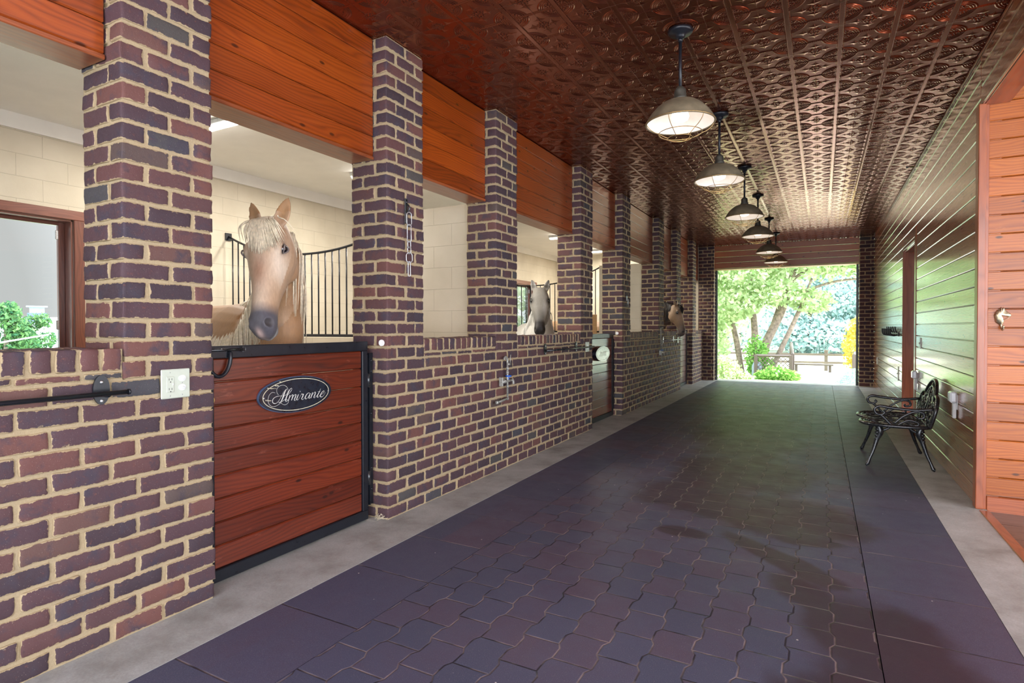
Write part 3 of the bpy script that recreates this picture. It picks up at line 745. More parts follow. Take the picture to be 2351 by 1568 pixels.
# ------------------------------------------------------------------ right-hand board wall, door recess, side hall
BW = .1295
def wall_boards_y(m, x0, x1, ya, yb, za, zb):
    z = za; k = 0
    while z < zb-.01:
        e = min(z+BW, zb); m.board(x0, x1, ya, yb, z+.002, e-.002, 1, .0055); z = e
DY0, DY1, DZ = 8.22, 9.37, 2.29
m = MB(); wall_boards_y(m, XR+.003, XR+.022, DY1, YE+.01, 0, H); wall_boards_y(m, XR+.003, XR+.022, 5.07, DY0-.12, 0, DZ+.04)
wall_boards_y(m, XR+.003, XR+.022, 5.07, DY1, DZ+.04, H)
wall_boards_y(m, XR+.003, XR+.022, Y0, 5.07, 2.80, H)
m.box(XR+.023, XR+.05, DY1, YE+.3, 0, H); m.box(XR+.023, XR+.12, 5.075, DY0-.01, 0, H); m.box(XR+.023, XR+.12, DY0-.01, DY1, DZ+.06, H); m.box(XR+.023, XR+.12, Y0, 5.075, 2.824, H)
struct(m.build('wall_right', MT['wood_wall']), 'glossy horizontal board wall on the right')
m = MB(); m.board(XR-.002, XR+.028, DY0-.12, DY0, 0, DZ+.16, 2, .004); m.board(XR+.002, XR+.024, DY0, DY1, DZ, DZ+.045, 1, .003)
m.board(XR+.0, XR+.18, DY1-.022, DY1+.0, 0, DZ, 2, .003); m.board(XR+.0, XR+.18, DY0, DY0+.02, 0, DZ, 2, .003); m.board(XR+.024, XR+.18, DY0+.02, DY1-.022, DZ-.02, DZ, 1, .003)
struct(m.build('trim_1', MT['wood_trim']), 'brown wood casing of the doorway in the board wall')
m = MB()
for i in range(8): m.board(XR+.13, XR+.17, DY0+.02+i*.138, DY0+.02+(i+1)*.138-.003, 0, DZ-.02, 2, .004)
d = m.build('door_1', MT['wood_trim']); struct(d, 'closed brown plank door set back in the board wall')
m = MB(); m.ball((XR+.09, DY0+.12, 1.0), .027); m.tube([(XR+.09, DY0+.12, 1.0), (XR+.13, DY0+.12, 1.0)], .01); m.build('door_knob', MT['brass'], d)
m = MB(); m.board(XR-.014, XR+.03, 5.03, 5.115, 0, 2.805, 2, .004); m.board(XR-.004, XR+.048, 5.045, 5.066, 0, 2.80, 2, .003)
struct(m.build('trim_2', MT['wood_trim']), 'vertical corner post where the board wall meets the side hall')
m = MB(); m.board(XR-.006, XR+.002, Y0, YE, H-.022, H-.002, 1, .002); struct(m.build('trim_3', MT['wood_trim']), 'thin ceiling trim along the top of the right board wall')
# side hall
m = MB(); z = .095; 
while z < H-.01:
    e = min(z+BW, H); m.board(XR+.048, 4.65, 5.07, 5.09, z+.0015, e-.0015, 0, .005); z = e
m.box(XR+.048, 4.65, 5.091, 5.15, 0, H)
struct(m.build('wall_recess', MT['wood_panel']), 'orange pine board wall of the side hall facing the camera')
m = MB(); m.board(XR+.05, 4.65, 5.045, 5.07, -.09, .092, 0, .004); struct(m.build('baseboard_recess', MT['wood_trim']), 'plain brown baseboard under the orange pine boards')
m = MB(); m.board(XR+.022, 1.125, Y0, 5.07, 2.80, 2.822, 1, .003); struct(m.build('trim_4', MT['wood_hdr']), 'orange underside of the beam over the side hall opening')
m = MB()
for i in range(24): m.board(1.13+i*.15, 1.13+(i+1)*.15-.003, Y0, 5.07, 2.93, 2.95, 1, .004)
m.box(1.124, 1.13, Y0, 5.07, 2.822, 2.95)
struct(m.build('ceiling', MT['wood_hdr']), 'orange board ceiling inside the side hall')

# ------------------------------------------------------------------ stall interiors
m = MB(); wins = [(1.70, 2.88), (7.4, 8.6), (11.85, 13.05)]; y = Y0  # middle window is unseen, added to let daylight into its stall
for (a, b) in wins:
    m.box(XBK-.2, XBK, y, a, -.3, 3.2); m.box(XBK-.2, XBK, a, b, -.3, .98); m.box(XBK-.2, XBK, a, b, 2.31, 3.2); y = b
m.box(XBK-.2, XBK, y, YE+.8, -.3, 3.2)
struct(m.build('wall_back', MT['cmu']), 'cream painted block wall at the back of the stalls')
m = MB(); m.box(XBK-.2, XL-.31, Y0-.2, Y0, -.3, 3.2); struct(m.build('wall_near', MT['cmu']), 'cream block end wall of the nearest stall')
m = MB(); m.box(XBK-.2, -2.60, YE+.34, YE+.8, -.3, 3.2); m.box(-2.81, -2.60, YE, YE+.4, -.0, 3.2); struct(m.build('wall_far', MT['cmu']), 'cream block end wall of the farthest stall')
m = MB(); m.box(XBK, XBK+.025, Y0, YE+.3, 3.06, 3.2); struct(m.build('trim_5', MT['plaster']), 'cream board along the top of the back wall')
for k, (a, b) in enumerate(wins):
    m = MB(); X = XBK
    for (p, q, r, s_) in ((a-.09, a, .985, 2.31), (b, b+.09, .985, 2.31)): m.board(X+.001, X+.025, p, q, r, s_, 2, .004)
    m.board(X+.001, X+.025, a-.09, b+.09, 2.3105, 2.40, 1, .004); m.board(X+.001, X+.04, a-.11, b+.11, .94, .98, 1, .004)
    m.board(X-.2, X, a, a+.018, .98, 2.31, 2, .002); m.board(X-.2, X, b-.018, b, .98, 2.31, 2, .002)
    m.board(X-.2, X, a, b, 2.292, 2.31, 1, .002); m.board(X-.2, X, a, b, .98, .998, 1, .002)
    m.board(X-.16, X-.12, b-.07, b-.018, .998, 2.292, 2, .003); m.board(X-.16, X-.12, a+.018, a+.07, .998, 2.292, 2, .003)
    m.board(X-.16, X-.12, a+.07, b-.07, 2.26, 2.292, 1, .003); m.board(X-.16, X-.12, a+.07, b-.07, .998, 1.05, 1, .003)
    wn = m.build('window_%d' % (k+1), MT['wood_dark']); struct(wn, ['wood framed window in the nearest stall, at the left edge', 'unseen wood framed window added for daylight in the middle stall', 'wood framed window behind the white horse'][k])
    m = MB(); m.box(X-.142, X-.138, a+.07, b-.07, 1.05, 2.26); m.build('pane', MT['glass'], wn)
    m = MB()
    for z in (1.25, 2.12): m.box(X-.119, X-.105, b-.10, b-.075, z, z+.09, .003)
    m.build('hinge', MT['steel'], wn)
    if k == 2:
        for i in range(5):
            m = MB(); yy = a+.15+i*.24; m.tube([(X-.08, yy, .99), (X-.08, yy, 2.30)], .008, 6); m.build('window_bar', MT['black'], wn)
def partition(yc, lab):
    root = empty('stall_partition', (-4.6, yc, -.02), lab, 'partition'); inv = Matrix.Translation((4.6, -yc, .02))
    def add(o): o.parent = root; o.matrix_parent_inverse = inv
    m = MB(); m.box(XBK+.002, -3.62, yc-.1, yc+.1, -.02, 1.16); add(m.build('low_block_wall', MT['cmu']))
    m = MB(); m.box(-3.62, XL-.315, yc-.1, yc+.1, -.02, 2.40); add(m.build('block_wall', MT['cmu']))
    xs = np.linspace(XBK+.01, -3.63, 30)
    def top(x):
        t = (x-(XBK))/(-3.62-XBK); return 2.085+.30*abs(2*t-1)**2.2
    m = MB(); m.tube([(x, yc-.02, top(x)) for x in xs], .013, 6); m.box(XBK+.004, XBK+.02, yc-.06, yc+.02, 2.33, 2.42); add(m.build('top_rail', MT['black']))
    m = MB(); m.box(XBK+.004, -3.62, yc-.045, yc+.005, 1.165, 1.195, .003); add(m.build('bottom_rail', MT['black']))
    x = XBK+.09
    while x < -3.66:
        m = MB(); m.tube([(x, yc-.02, 1.19), (x, yc-.02, top(x))], .0085, 6); add(m.build('bar', MT['black'])); x += .1035
partition(4.55, 'black barred stall partition behind the golden horse')
partition(10.19, 'black barred stall partition behind the white horse')
m = MB(); m.board(-4.05, -3.655, 10.05, 10.07, .9, 1.50, 0, .004)
tag(m.build('feed_board', MT['wood_pale']), 'plain tan wooden board against the bars, seen above the round plaque gate', 'board')
# fluorescent fixtures on the stall ceiling; the last is unseen, added to brighten its stall
for k, (x, y) in enumerate(((-5.0, 3.42), (-4.5, 11.1), (-4.6, 13.6), (-4.6, 5.4))):
    r = empty('ceiling_light', (x, y, 3.2), ['white strip light on the ceiling of the golden horse stall', 'white strip light on the ceiling behind the white horse', 'white strip light over the brown horse stall', 'unseen white strip light added to brighten the middle stall'][k], 'light')
    m = MB(); m.box(-.6, .6, -.05, .05, -.05, 0, .01); m.build('housing', MT['white_pl'], r)
    m = MB(); m.box(-.58, .58, -.04, .04, -.075, -.05, .012); m.build('diffuser', MT['tube_light'], r)
    L = bpy.data.lights.new('stall_lamp', 'AREA'); L.shape = 'RECTANGLE'; L.size = 1.1; L.size_y = .1; L.energy = [34, 55, 50, 60][k]; L.color = (1, .93, .82)
    lo = bpy.data.objects.new('stall_lamp', L); COL.objects.link(lo); lo.parent = r; lo.location = (0, 0, -.1)
def adopt(root, *obs):
    for o in obs: o.parent = root; o.matrix_parent_inverse = Matrix.Translation(-Vector(root.location))
    return obs[0]

# ------------------------------------------------------------------ stall gates
GX = XL-.11
def gate(ya, yb, lab, k):
    root = empty('stall_gate', (GX, (ya+yb)/2, 0), lab, 'gate')
    a, b = ya+.025, yb-.062; z0, z1 = .012, 1.178
    m = MB(); m.box(GX, GX-.045, a, b, z1-.062, z1, .004); m.box(GX, GX-.045, a, b, z0, z0+.062, .004)
    m.box(GX, GX-.045, a, a+.05, z0+.062, z1-.062, .003); m.box(GX, GX-.045, b-.05, b, z0+.062, z1-.062, .003)
    adopt(root, m.build('frame', MT['black']))
    n = 9; st = (z1-z0-.124)/n
    for i in range(n):
        m = MB(); m.board(GX-.010, GX-.038, a+.05, b-.05, z0+.062+st*i+.001, z0+.062+st*(i+1)-.001, 1, .006)
        adopt(root, m.build('board', MT['wood_gate']))
    m = MB(); m.box(GX+.002, GX-.05, b+.012, b+.02, .1, 1.10); m.box(GX-.01, GX-.016, b+.012, b+.055, .1, 1.10, .001)
    for z in (.2, .34, .70, .98, 1.05): m.ball((GX-.006, b+.036, z), (.006, .009, .009), 8)
    adopt(root, m.build('hinge_post', MT['black']))
    for z in (.28, .92):
        m = MB(); m.tube([(GX-.005, b+.008, z-.045), (GX-.005, b+.008, z+.045)], .011, 10); adopt(root, m.build('hinge', MT['iron']))
    # curved pull handle and slide bolt
    m = MB(); t = np.linspace(PI*.98, PI*2.02, 15)
    pts = [(GX+.012, a+.07+.055*0+.062*math.cos(q)+.0, z1-.045+.105*math.sin(q)) for q in t]
    m.tube([(GX-.001, pts[0][1], z1-.03)]+pts+[(GX-.001, pts[-1][1], z1-.03)], .0095, 10)
    adopt(root, m.build('handle', MT['black']))
    m = MB(); m.tube([(GX+.010, a-.01, z1-.02), (GX+.010, a+.20, z1-.02)], .007, 8); m.tube([(GX+.018, a+.20+.012*math.cos(q), z1-.02+.012*math.sin(q)) for q in np.linspace(-2.2, 2.2, 9)], .003, 6)
    adopt(root, m.build('slide_bolt', MT['iron']))
    return root
gate(*GATES[0], 'red-brown board stall gate with an oval name plate, in front of the golden horse', 0)
gate(*GATES[1], 'board stall gate with a pale grey plaque, reflecting bright daylight', 1)
gate(*GATES[2], 'farthest board stall gate, mostly hidden past the brown horse', 2)
m = MB(); sx = GX+.03
m.tube(catmull([(sx, 1.722, 1.06), (sx+.006, 1.727, 1.04), (sx, 1.725, 1.02), (sx, 1.724, 1.0)], 5), .004, 6)
m.tube([(sx, 1.724, 1.03), (sx, 1.724, .96)], .0065, 8); m.ball((sx, 1.724, 1.035), .010, 8); m.ball((sx, 1.724, .955), .011, 8)
m.tube(catmull([(sx, 1.724, .95), (sx+.012, 1.74, .92), (sx, 1.72, .86), (sx-.005, 1.715, .80), (sx, 1.73, .70)], 6), .0022, 5)
tag(m.build('snap_clip', MT['brass']), 'small brass snap clip on a cord hanging by the gate latch', 'clip')

# oval name plates
def ell(cy, cz, ry, rz, n=72): return [(cy+ry*math.cos(t), cz+rz*math.sin(t)) for t in np.linspace(0, 2*PI, n, endpoint=False)]
def ring(m, x, cy, cz, ry, rz, w_, th):
    A, B = ell(cy, cz, ry, rz), ell(cy, cz, ry-w_, rz-w_); n = len(A)
    V = [(x, *p) for p in A]+[(x, *p) for p in B]+[(x+th, *p) for p in A]+[(x+th, *p) for p in B]; F = []
    for i in range(n):
        j = (i+1) % n; F += [(2*n+i, 2*n+j, 3*n+j, 3*n+i), (i, j, 2*n+j, 2*n+i), (n+i, n+j, 3*n+j, 3*n+i)]
    m.add(V, F)
PC, PZ, PRY, PRZ = 2.266, .893, .253, .101; px0 = GX-.009
root = empty('name_plate', (px0, PC, PZ), 'black oval name plate lettered Almirante in pale script on the nearest gate', 'name plate')
m = MB(); m.prism(ell(PC, PZ, PRY, PRZ), px0, px0+.014, 0); adopt(root, m.build('backing', MT['plaque_edge']))
m = MB(); m.prism(ell(PC, PZ, PRY-.003, PRZ-.003), px0+.014, px0+.019, 0); adopt(root, m.build('face', MT['plaque'])); fx = px0+.019
m = MB(); ring(m, fx, PC, PZ, PRY-.022, PRZ-.0125, .0032, .0008); adopt(root, m.build('border_line', MT['cream_ink']))
def tr(pts):   # points measured on the plate, mapped onto its plane
    return [(fx+.001, *onX(fx, 590+a/13.06, 850+b/13.06)) for a, b in pts]
STK = [([(895, 555), (850, 620), (815, 700), (790, 780), (760, 860), (720, 930), (680, 965), (650, 962)], (.0012, .0035, .0050, .0058, .0048, .0028, .0020, .0030)),
       ([(885, 560), (840, 600), (790, 670), (740, 760), (690, 850), (640, 930), (580, 985), (520, 998), (470, 970), (462, 910), (500, 840), (570, 795), (660, 775), (765, 765)], (.0010, .0015, .0015, .0014, .0014, .0014, .0016, .0026, .0028, .0026, .0022, .0018, .0014, .0012)),
       ([(645, 738), (605, 695), (588, 620), (600, 550), (650, 490), (720, 455), (800, 450), (880, 490), (922, 560), (925, 640), (890, 710), (840, 755), (790, 780)], .0013),
       ([(540, 675), (450, 668), (385, 720), (342, 800), (328, 900), (350, 1000), (410, 1070), (490, 1092), (580, 1068), (660, 1015), (740, 945), (820, 890), (890, 880), (938, 915), (930, 975), (880, 1020), (820, 1035), (750, 1010), (700, 970)], .0013),
       ([(900, 760), (960, 700), (1020, 620), (1045, 560), (1030, 538), (990, 570), (940, 660), (895, 770), (862, 870), (858, 920), (885, 935), (930, 890)], (.001, .0013, .0014, .0016, .0018, .0022, .0034, .0048, .0046, .003, .0015, .001)),
       ([(990, 745), (965, 830), (938, 915)], (.003, .004, .003)), ([(950, 870), (1000, 790), (1050, 740), (1078, 745), (1065, 800), (1030, 905)], (.001, .0012, .0018, .0032, .0042, .003)),
       ([(1040, 870), (1090, 780), (1140, 728), (1166, 735), (1150, 800), (1118, 880), (1130, 908), (1165, 885), (1200, 830)], (.001, .0012, .0018, .0034, .0044, .0036, .0018, .001, .0008)),
       ([(1240, 722), (1215, 790), (1190, 860), (1202, 893), (1240, 868), (1290, 790)], (.0032, .0042, .0038, .002, .001, .0008)), ([(1286, 640), (1298, 634)], (.0045, .004)),
       ([(1290, 790), (1325, 730), (1345, 700), (1362, 722), (1395, 705)], (.001, .0012, .002, .003, .0015)), ([(1395, 705), (1370, 780), (1340, 850), (1355, 880), (1390, 862), (1440, 800)], (.0032, .0042, .0036, .0018, .001, .0008)),
       ([(1590, 690), (1545, 678), (1490, 720), (1448, 800), (1450, 852), (1490, 850), (1545, 780), (1595, 695)], (.0012, .0015, .0032, .0042, .0034, .0015, .001, .001)),
       ([(1600, 690), (1568, 770), (1552, 825), (1570, 842), (1620, 785)], (.0032, .0042, .0034, .0016, .0008)),
       ([(1665, 665), (1640, 745), (1610, 838)], (.003, .0042, .003)), ([(1630, 780), (1680, 700), (1728, 655), (1750, 668), (1735, 730), (1705, 800), (1716, 828), (1750, 800), (1785, 755)], (.001, .0012, .0018, .0034, .0044, .0036, .0016, .001, .0008)),
       ([(1910, 540), (1880, 620), (1840, 700), (1802, 780), (1812, 812), (1845, 795), (1890, 740)], (.0006, .0022, .0038, .0044, .002, .001, .0008)), ([(1820, 640), (1895, 632)], .001),
       ([(1890, 742), (1950, 712), (2002, 655), (2008, 622), (1975, 628), (1925, 690), (1895, 765), (1915, 800), (1965, 785), (2010, 730), (2050, 655)], (.001, .001, .0014, .002, .002, .0034, .0042, .0034, .0018, .001, .0008))]
for q, r in STK:
    P = catmull(tr(q), 6); n = len(P)
    R = np.full(n, r) if np.isscalar(r) else np.interp(np.linspace(0, 1, n), np.linspace(0, 1, len(r)), r)
    m = MB(); m.tube(P, R*.72, 8, flat=((1, 0, 0), .12)); adopt(root, m.build('lettering', MT['silver_ink']))
for (a, b) in ((210, 848), (2138, 620)):
    y, z = onX(fx, 590+a/13.06, 850+b/13.06); m = MB(); m.ball((fx, y, z), (.002, .0052, .0052), 10); adopt(root, m.build('screw', MT['steel']))
random.seed(3)
for (a, b, L) in ((300, 545, 280), (520, 462, 150), (240, 905, 200), (660, 350, 80), (1740, 70, 230)):
    for k in range(3):
        y, z = onX(fx, 590+(a+random.uniform(0, 25))/13.06, 850+(b+random.uniform(-12, 12))/13.06); y2, z2 = onX(fx, 590+(a+L*random.uniform(.5, 1))/13.06, 850+(b+random.uniform(-12, 22))/13.06)
        if a < 1700: m = MB(); m.tube([(fx+.0004, y, z), (fx+.0004, y2, z2)], .0009, 4, smooth=False); adopt(root, m.build('scratch', MT['cream_ink']))
c2 = 7.30
root = empty('name_plate', (px0, c2, .914), 'round-looking oval plaque on the middle gate, daylight glare painted into its grey green face', 'name plate')
m = MB(); m.prism(ell(c2, .914, .272, .1), px0, px0+.05, 0); adopt(root, m.build('backing', MT['plaque']))
m = MB(); m.prism(ell(c2, .914, .27, .098), px0+.05, px0+.056, 0); adopt(root, m.build('face', MT['plaque_glare']))
m = MB(); ring(m, px0+.056, c2, .914, .245, .085, .004, .001)
for s in range(5):
    yy = c2-.13+s*.055; P = catmull([(px0+.057, yy+.03*math.sin(k*1.7+s)*.6+.007*k, .914+.03*math.cos(k*1.25+s)) for k in range(6)], 5); m.tube(P, .0024, 6, flat=((1, 0, 0), .15))
adopt(root, m.build('engraving', MT['cream_ink']))

# ------------------------------------------------------------------ pendant lamps
def make_lamp():
    r = empty('pendant_lamp', (0, 0, 0))
    m = MB(); m.lathe([(.078, H-.001), (.078, H-.014), (.07, H-.024), (.035, H-.03), (.028, H-.045), (.022, H-.055)], 32); m.build('canopy', MT['black'], r)
    m = MB(); m.lathe([(.0105, H-.04), (.0105, 2.775)], 16); m.lathe([(.015, H-.05), (.015, H-.075)], 16); m.build('stem', MT['black'], r)
    m = MB(); m.lathe([(.016, 2.81), (.034, 2.79), (.037, 2.775), (.037, 2.752), (.043, 2.738), (.046, 2.724)], 28); m.build('socket_cap', MT['neck'], r)
    m = MB(); prof = [(.046, 2.726), (.075, 2.716), (.105, 2.705), (.118, 2.697), (.150, 2.672), (.182, 2.637), (.203, 2.605), (.213, 2.586), (.217, 2.580), (.217, 2.572), (.212, 2.570), (.208, 2.583), (.178, 2.632), (.146, 2.667), (.10, 2.70), (.04, 2.72)]
    a = np.array(prof); m.lathe(a, 56); m.build('shade', MT['shade'], r)
    m = MB(); a = [(.2075, 2.5755), (.205, 2.583), (.176, 2.631), (.144, 2.664), (.10, 2.695), (.05, 2.712)]; mm = MB()
    seg = 48; t = np.linspace(0, 2*PI, seg, endpoint=False); V = [(q[0]*math.cos(x), q[0]*math.sin(x), q[1]) for q in a for x in t]; F = [(i*seg+j, i*seg+(j+1) % seg, (i+1)*seg+(j+1) % seg, (i+1)*seg+j) for i in range(len(a)-1) for j in range(seg)]
    F.append(tuple((len(a)-1)*seg+j for j in range(seg)))
    mm.add(V, F, smooth=True); mm.build('reflector', MT['reflector'], r, normals=False)
    m = MB(); m.lathe([(.012, 2.71), (.02, 2.70), (.03, 2.675), (.050, 2.64), (.056, 2.618), (.050, 2.598), (.030, 2.588), (.001, 2.585)], 24); m.build('bulb', MT['bulb'], r)
    m = MB(); circ = lambda R, z: [(R*math.cos(x), R*math.sin(x), z) for x in np.linspace(0, 2*PI, 40, endpoint=False)]
    m.tube(circ(.135, 2.512), .0024, 6, closed=True); m.tube(circ(.075, 2.482), .0024, 6, closed=True); m.tube(circ(.216, 2.576), .0035, 6, closed=True)
    for k in range(6):
        q = k*PI/3+.4; P = catmull([(R*math.cos(q), R*math.sin(q), z) for R, z in ((.212, 2.574), (.195, 2.548), (.165, 2.525), (.135, 2.511), (.10, 2.492), (.075, 2.482))], 4)
        m.tube(P, .0022, 6)
    m.build('wire_guard', MT['guard'], r)
    L = bpy.data.lights.new('lamp_light', 'POINT'); L.energy = .8; L.shadow_soft_size = .05; L.color = (1, .80, .58)
    lo = bpy.data.objects.new('lamp_light', L); COL.objects.link(lo); lo.parent = r; lo.location = (0, 0, 2.555)
    return r
lp = make_lamp()
ys = [3.765, 5.409, 7.333, 8.993, 11.037, 12.791]
od = ['nearest and largest', 'second', 'third', 'fourth', 'fifth', 'farthest and smallest']
for k, y in enumerate(ys):
    lb = '%s caged barn pendant lamp in the row down the copper ceiling' % od[k]
    if k == 0: lp.location = (-.806, y, 0); tag(lp, lb, 'lamp', 'caged pendant lamps along the aisle')
    else: dup(lp, (-.81-.003*k, y, 0), lb)

# ------------------------------------------------------------------ wall hardware on the left
def oval(m, x, y, z, ry, rz, th): m.prism(ell(y, z, ry, rz, 28), x, x+th, 0)
def blanket_bar(ya, yb, y1, y2, z, lab, mat):
    r = empty('blanket_bar', (XL, (ya+yb)/2, z), lab, 'blanket bar')
    for y in (y1, y2):
        if y is None: continue
        m = MB(); oval(m, XL+.004, y, z+.012, .030, .058, .008); adopt(r, m.build('bracket_plate', mat))
        m = MB(); m.tube([(XL+.01, y, z-.005), (XL+.06, y, z-.005)], .011, 10); adopt(r, m.build('bracket_arm', mat))
        for zz in (.042, -.032): m = MB(); m.ball((XL+.013, y, z+zz), (.005, .008, .008), 8); adopt(r, m.build('bolt', MT['steel']))
    m = MB(); m.tube([(XL+.062, ya, z), (XL+.062, yb, z)], .0095, 12); m.tube([(XL+.062, yb-.002, z), (XL+.062, yb+.004, z)], .012, 12); adopt(r, m.build('rod', mat))
blanket_bar(.20, 1.285, .26, 1.212, 1.013, 'black blanket bar on the near half wall at the left edge', MT['black'])
blanket_bar(5.25, 6.60, 5.33, 6.17, 1.030, 'folding blanket bar with two oval plates left of the pale plaque gate', MT['iron'])
blanket_bar(10.26, 11.62, 10.30, 11.10, 1.025, 'far blanket bar under the brown horse muzzle', MT['steel'])
def duplex(m, x, y, z, sg=1):
    pass
r = empty('switch_plate', (XL, 1.507, 1.024), 'ivory wall plate with one socket and two switches on the near pillar', 'wall plate')
x0 = XL+.004; yc_, zc = 1.507, 1.024
m = MB(); m.box(x0, x0+.007, yc_-.064, yc_+.064, zc-.064, zc+.064, .0035); adopt(r, m.build('plate', MT['ivory']))
m = MB(); m.box(x0+.007, x0+.0105, yc_-.043, yc_-.010, zc-.036, zc+.032, .0015); adopt(r, m.build('socket', MT['ivory']))
m = MB()
for dz in (.020, -.022):
    for dy in (-.032, -.020): m.box(x0+.0104, x0+.0108, yc_+dy-.001, yc_+dy+.001, zc+dz-.004, zc+dz+.005)
    m.box(x0+.0104, x0+.0108, yc_-.028, yc_-.023, zc+dz-.013, zc+dz-.009)
adopt(r, m.build('socket_slots', MT['dark']))
m = MB(); m.box(x0+.0104, x0+.0125, yc_-.018, yc_-.012, zc-.006, zc+.003, .001); adopt(r, m.build('reset_button', MT['white_pl']))
for dz, tip in ((.022, .010), (-.018, -.004)):
    m = MB(); m.prism([(yc_+.027+.017*math.cos(t)*1.0, zc+dz+.014*math.sin(t)) for t in np.linspace(0, 2*PI, 20, endpoint=False)], x0+.007, x0+.009, 0); adopt(r, m.build('switch_surround', MT['white_pl']))
    m = MB(); m.box(x0+.009, x0+.024, yc_+.020, yc_+.034, zc+dz-.004, zc+dz+.004, .002); adopt(r, m.build('switch_lever', MT['white_pl']))
m = MB()
for (dy, dz) in ((-.026, .050), (-.026, -.052), (.027, .002), (.027, -.05)): m.ball((x0+.007, yc_+dy, zc+dz), (.001, .003, .003), 8)
adopt(r, m.build('screw', MT['steel']))
r = empty('switch_plate', (XL, 6.53, 1.03), 'small ivory socket plate behind the end of the folding blanket bar', 'wall plate')
m = MB(); m.box(x0, x0+.006, 6.47, 6.59, .97, 1.088, .003); adopt(r, m.build('plate', MT['ivory']))
m = MB(); m.box(x0+.006, x0+.009, 6.512, 6.548, 1.0, 1.058, .001); adopt(r, m.build('socket', MT['white_pl']))
r = empty('switch_plate', (XL, 11.5, 1.0), 'tiny pale socket plate near the farthest gate', 'wall plate')
m = MB(); m.box(x0, x0+.006, 11.44, 11.56, .95, 1.065, .003); adopt(r, m.build('plate', MT['ivory']))

def chain(y, z, lab):
    r = empty('cross_tie_chain', (XL, y, z), lab, 'chain')
    m = MB(); m.box(XL+.003, XL+.011, y-.016, y+.016, z-.085, z+.085, .006); m.ball((XL+.012, y, z+.06), (.005, .009, .009), 10); m.ball((XL+.012, y, z-.062), (.005, .009, .009), 10)
    m.tube([(XL+.01+.026*math.sin(t), y, z+.018-.026*math.cos(t)) for t in np.linspace(0, PI, 9)], .0055, 8); adopt(r, m.build('wall_eye', MT['iron']))
    def link(zc, hl, hw, turn, rr=.0032):
        m = MB(); P = []
        for t in np.linspace(0, 2*PI, 20, endpoint=False):
            a = hw*math.cos(t); b = (hl-hw)*(1 if math.sin(t) > 0 else -1)+hw*math.sin(t); P.append((XL+.032+a*math.sin(turn), y+a*math.cos(turn), zc+b))
        m.tube(P, rr, 7, closed=True); adopt(r, m.build('link', MT['steel']))
    zz = z-.01
    for (hl, hw, tn) in ((.045, .020, .3), (.060, .014, 1.2), (.024, .013, .2), (.024, .013, 1.5), (.034, .022, .5), (.050, .008, 1.1)):
        link(zz-hl, hl, hw, tn); zz -= 2*hl-.008
chain(3.10, 2.06, 'steel cross-tie chain hanging on the pillar right of the golden horse')
for k, (y, z, lab) in enumerate(((8.12, 1.63, 'small steel tie ring on the pillar past the plaque gate'), (13.07, 1.64, 'tiny steel tie ring on the last pillar before the doorway'))):
    r = empty('tie_ring', (XL, y, z), lab, 'tie ring')
    m = MB(); m.box(XL+.003, XL+.012, y-.02, y+.02, z+.02, z+.09, .004); adopt(r, m.build('wall_plate', MT['steel']))
    m = MB(); m.tube([(XL+.028, y+.026*math.cos(t), z-.01+.05*math.sin(t)) for t in np.linspace(0, 2*PI, 18, endpoint=False)], .005, 7, closed=True); m.tube([(XL+.01, y, z+.045), (XL+.03, y, z+.04)], .006, 8); adopt(r, m.build('ring', MT['steel']))
for (x, y, z, lab) in ((-2.541, 2.905, 1.167, 'round white sticker on the side of the chain pillar'), (-2.577, 7.936, 1.18, 'round white sticker on the pillar beside the plaque gate')):
    m = MB(); m.prism([(x+.023*math.cos(t), z+.021*math.sin(t)) for t in np.linspace(0, 2*PI, 20, endpoint=False)], y-.006, y-.001, 1)
    tag(m.build('round_sticker', MT['sticker']), lab, 'sticker')
def tap(y, z, lab, s=1.0, riser=False):
    X = XL+.035; r = empty('water_tap', (XL, y, z), lab, 'tap')
    m = MB(); m.tube([(X, y, z-.16), (X, y, z+.17)], .0085, 10)
    for q in (-.16, -.05, .0, .075, .11): m.tube([(X, y, z+q-.010), (X, y, z+q+.010)], .013, 10)
    if riser: m.tube([(X, y-.07, z+.05), (X, y-.07, z+.43), (X, y+.08, z+.43)], .008, 8)
    adopt(r, m.build('riser_pipe', MT['pipe']))
    m = MB(); m.tube(catmull([(X, y, z+.16), (X, y-.005, z+.19), (X, y-.03, z+.215), (X, y-.055, z+.205), (X+.005, y-.06, z+.19)], 5), .010, 10); m.tube([(X, y, z+.15), (X, y+.045, z+.145)], .011, 10); m.tube([(X, y+.045, z+.15), (X, y+.06, z+.23)], .005, 8)
    adopt(r, m.build('upper_valve', MT['pipe']))
    m = MB(); m.tube([(X, y-.11, z-.005), (X, y+.06, z)], .012, 10); m.tube(catmull([(X, y+.06, z), (X+.01, y+.085, z-.003), (X+.012, y+.09, z-.035)], 5), .011, 10); m.ball((X, y-.06, z), .02, 10); m.box(X-.02, X+.02, y-.12, y-.112, z-.04, z+.04, .003); adopt(r, m.build('spigot', MT['pipe']))
    m = MB(); m.tube([(X+.002, y+.02+.022*math.cos(t), z+.04+.003*math.sin(4*t)) if False else (X+.02*math.cos(t), y+.02+.026*math.sin(t), z+.042) for t in np.linspace(0, 2*PI, 14, endpoint=False)], .008, 6, closed=True); m.tube([(X, y+.02, z), (X, y+.02, z+.045)], .006, 8)
    m.box(X-.012, X+.012, y+.0, y+.04, z+.034, z+.05, .003); adopt(r, m.build('wheel_handle', MT['blue']))
    m = MB(); m.tube([(X, y, z-.155), (X+.005, y-.10, z-.165), (X+.01, y-.21, z-.17)], .0095, 10); m.tube([(X+.01, y-.19, z-.169), (X+.01, y-.215, z-.170)], .014, 10); adopt(r, m.build('outlet_pipe', MT['pipe']))
